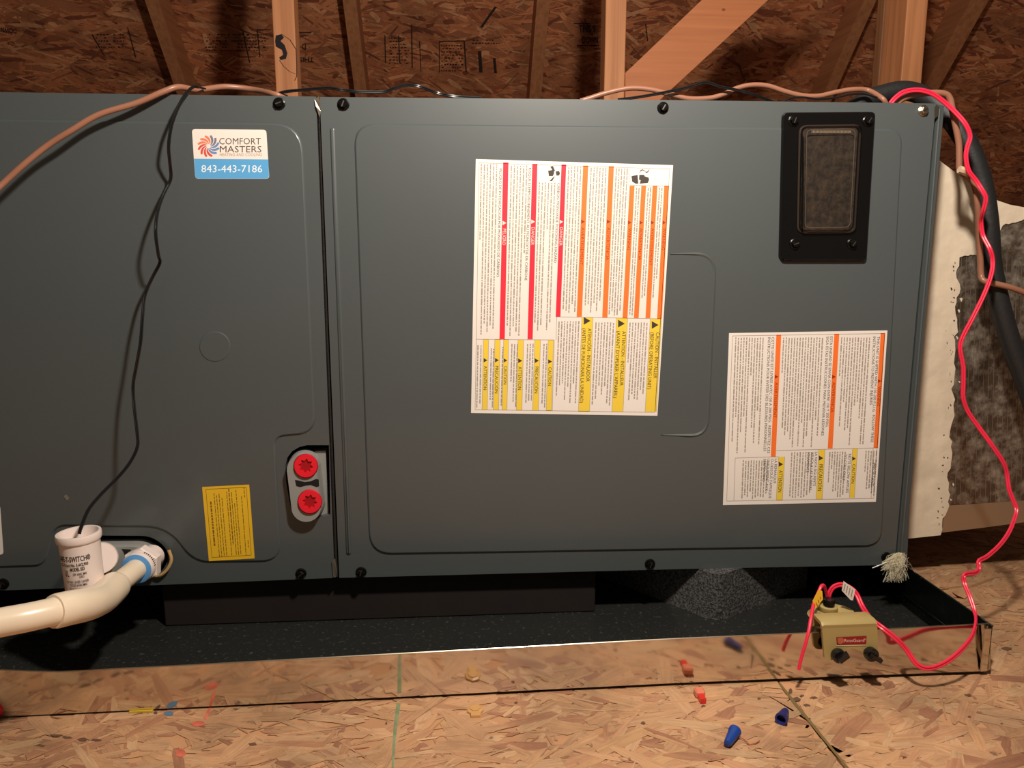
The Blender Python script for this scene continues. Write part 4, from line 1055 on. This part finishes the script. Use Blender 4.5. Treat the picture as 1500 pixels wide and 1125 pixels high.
wrap('RECTORSEAL', H*.215, -.78, -.1, .0042); wrap('U.S.', H*.225, .06, .24, .003)
wrap('CAUTION: USE IN CLASS 2', H*.14, -.9, .34, .0030)
wrap('CONTROL CIRCUIT ONLY', H*.09, -.85, .28, .0030)
tg.mk('black_lettering', M_INK, sw)

# ------------------------------------------------------------------ insulation tuft and wire tie at the corner
g = Geo()
r2 = random.Random(4)
cT = P(1312, 822, .99); 
for i in range(420):
    s0 = P(1317 + r2.gauss(0, 4), 809 + r2.uniform(0, 14), .992); e0 = P(1313 + r2.gauss(0, 8), 832 + r2.uniform(-6, 22), .985 + r2.uniform(-.012, .006))
    if r2.random() < .25: e0 = P(1297 + r2.gauss(0, 4), 824 + r2.uniform(-3, 12), .985)
    m_ = s0.lerp(e0, .5) + Vector((r2.gauss(0, .0035), r2.gauss(0, .002), r2.gauss(0, .003)))
    tube_geo([s0, m_, e0], .00022, 3, 2, g)
o = g.mk('insulation_tuft', mat('glass_wool', (226,216,188), .8)); tag(o, 'frayed tuft of pale glass wool at the lower right corner of the furnace', 'insulation', kind='stuff')
tag(tube('wire_sliver', px_path([(1278,832,.985),(1288,828,.983),(1299,823.5,.985)]), .0007, mat('pale_wire', (236,230,220), .3), None, 6), 'short white sliver of wire sticking out beside the wool tuft', 'wire')

# ------------------------------------------------------------------ litter on the floor
def wire_nut(px, py, px2, py2, r0, m, lab, grp, open_=True):
    a = F(px, py, r0*.9); b = F(px2, py2, r0*.7); ax_ = (b - a); L_ = ax_.length; n = 20; g = Geo()
    ax_.normalize(); u = ax_.orthogonal().normalized(); v = ax_.cross(u)
    prof = [(L_*.35, r0*.55, 0), (0, r0*.72, 0), (0, r0, 0), (L_*.12, r0*1.02, 0), (L_*.2, r0*.92, 1), (L_*.85, r0*.66, 1), (L_*.97, r0*.55, 0), (L_, r0*.3, 0)]
    V = []; Fc = []
    for d, r_, rb in prof:
        for i in range(n):
            t = 2*math.pi*i/n; rr = r_*(1 - .10*rb*(i % 2)); V.append(a + ax_*d + (u*math.cos(t) + v*math.sin(t))*rr)
    m_ = len(prof)
    for k in range(m_-1):
        for i in range(n): j = (i+1) % n; Fc.append((k*n+i, k*n+j, (k+1)*n+j, (k+1)*n+i))
    Fc += [tuple(range(n)), tuple(range((m_-1)*n, m_*n))]
    g.add(V, Fc); o = g.mk('wire_nut', m, None, True); return tag(o, lab, 'wire nut', grp)
MB_ = mat('blue_plastic', (22, 66, 150), .4); MB2 = mat('navy_plastic', (34, 42, 112), .4)
wire_nut(1077, 1070, 1065, 1090, .0068, MB_, 'bright blue wire nut lying on the floor nearest the camera', 'wire nuts on the floor')
wire_nut(1144, 1054, 1151, 1041, .0068, MB2, 'dark blue wire nut with its hollow end facing the camera, near the board seam', 'wire nuts on the floor')
wire_nut(2, 1029, -12, 1042, .0155, mat('red_nut_plastic', (214, 24, 44), .4), 'red wire nut cut off by the left edge below the pipe', 'wire nuts on the floor')
cc = thing('splice_connector', 'small clear red crimp connector on the floor beside the pan lip', 'connector', tuple(F(1023, 1020, 0)))
a = F(1023, 1012, .004); b = F(1021, 1030, .003)
Geo().box((a.x-.0058, a.y-.010, 0), (a.x+.0058, a.y+.002, .009)).mk('connector_body', mat('clear_red_plastic', (232,136,108), .25), cc).modifiers.new('edge', 'BEVEL').width = .0018
Geo().box((a.x-.004, a.y-.020, 0), (a.x+.003, a.y-.010, .006)).mk('connector_nose', mat('deep_red_plastic', (222,52,44), .3), cc)
tag(tube('copper_strand', [F(1079,1079,.002), F(1088,1082,.0022), F(1096,1088,.0014), F(1106,1089,.0014), F(1113,1085,.002)], .0005, mat('copper', (190,96,60), .35, .6), None, 6), 'fine copper strand curling from the bright blue wire nut', 'wire')
o = Geo(); a = F(696, 1041, 0)
o.rev((a.x, a.y, 0), (0, 0, 1), [(0, .010), (.002, .0098), (.003, .006), (.004, .006), (.004, .0035)], 7).box((a.x-.005, a.y-.014, 0), (a.x+.006, a.y-.006, .003))
tag(o.mk('plastic_scrap', mat('amber_plastic', (214,164,104), .3)), 'amber scrap of plastic on the floor against the middle of the lip', 'scrap')
a = F(207, 1043, 0); o = Geo().box((a.x-.013, a.y-.0015, 0), (a.x+.013, a.y+.0025, .002)); tag(o.mk('plastic_strip', mat('yellow_strip', (214,180,60), .5)), 'tiny yellow strip on the floor at the foot of the lip, left side', 'scrap')
ch = tag(mk('wood_chip', [F(1394,867,.001), F(1405,866,.006), F(1420,872,.002), F(1413,877,.001), F(1402,872,.005)], [(0,1,4),(1,2,3,4)], M_OSBBASE), 'curled wood chip raised from the floor right of the pan', 'chip')

# marks on the floor boards
def stain(lst, m, z=.00012, name='floor_mark'):
    return mk(name, [F(a, b, z) for a, b in lst], [tuple(range(len(lst)))], m, fl)
def blob(cx, cy, rx, ry, n=14, j=.2):
    return [(cx + rx*(1 + rnd.uniform(-j, j))*math.cos(2*math.pi*k/n), cy + ry*(1 + rnd.uniform(-j, j))*math.sin(2*math.pi*k/n)) for k in range(n)]
MR = mat('red_chalk', (204,104,80), .8, var=.3, vscale=60); MG = mat('green_chalk', (128,142,104), .8, var=.25, vscale=60); MBl = mat('blue_paint', (88,122,150), .6); MK = mat('grime', (104,74,54), .8)
stain(blob(290,1060,10,4), MR); stain([(298,1052),(306,1036),(310,1036),(302,1054)], MR); stain(blob(264,1103,8,6), MR)
stain([(581,1030),(587,1030),(582,1062),(577,1062)], MG); stain([(577,1062),(582,1062),(579,1090),(575,1092)], MG); stain([(575,1092),(579,1090),(577,1125),(574,1125)], MG)
stain(blob(247,1045,7,3.4, j=.08), MBl); stain(blob(228,1044,3,2.2, j=.1), MK)
for (x, y, rx, ry) in [(566,1059,1.4,1.6),(942,1059,3,2.4),(756,1029,2.5,1.6),(82,1077,9,2),(98,1080,8,2),(121,1083,9,2.4),(140,1084,7,2),(370,1090,6,2),(1418,1018,5,2),(1475,950,7,2.5),(1108,992,9,3),(1030,1034,3,1.6),(1175,1019,3,1.8),(1192,1022,5,2),(1182,1033,5,2),(1166,1024,6,3),(1158,1012,3,4),(1112,1023,3,1.4),(1405,945,2,2),(1420,1050,3,1.4),(1325,1109,3,1.2),(60,1092,6,1.6)]:
    stain(blob(x, y, rx, ry, 12, .35), MK)
# worn sawdust line beside the seam
stain([(1140,1001),(1143,1000),(1168,1031),(1164,1033)], mat('seam_dust', (120,98,56), .9), .0002)
stain([(1164,1033),(1168,1031),(1244,1125),(1240,1125)], MATS['seam_dust'], .0002)
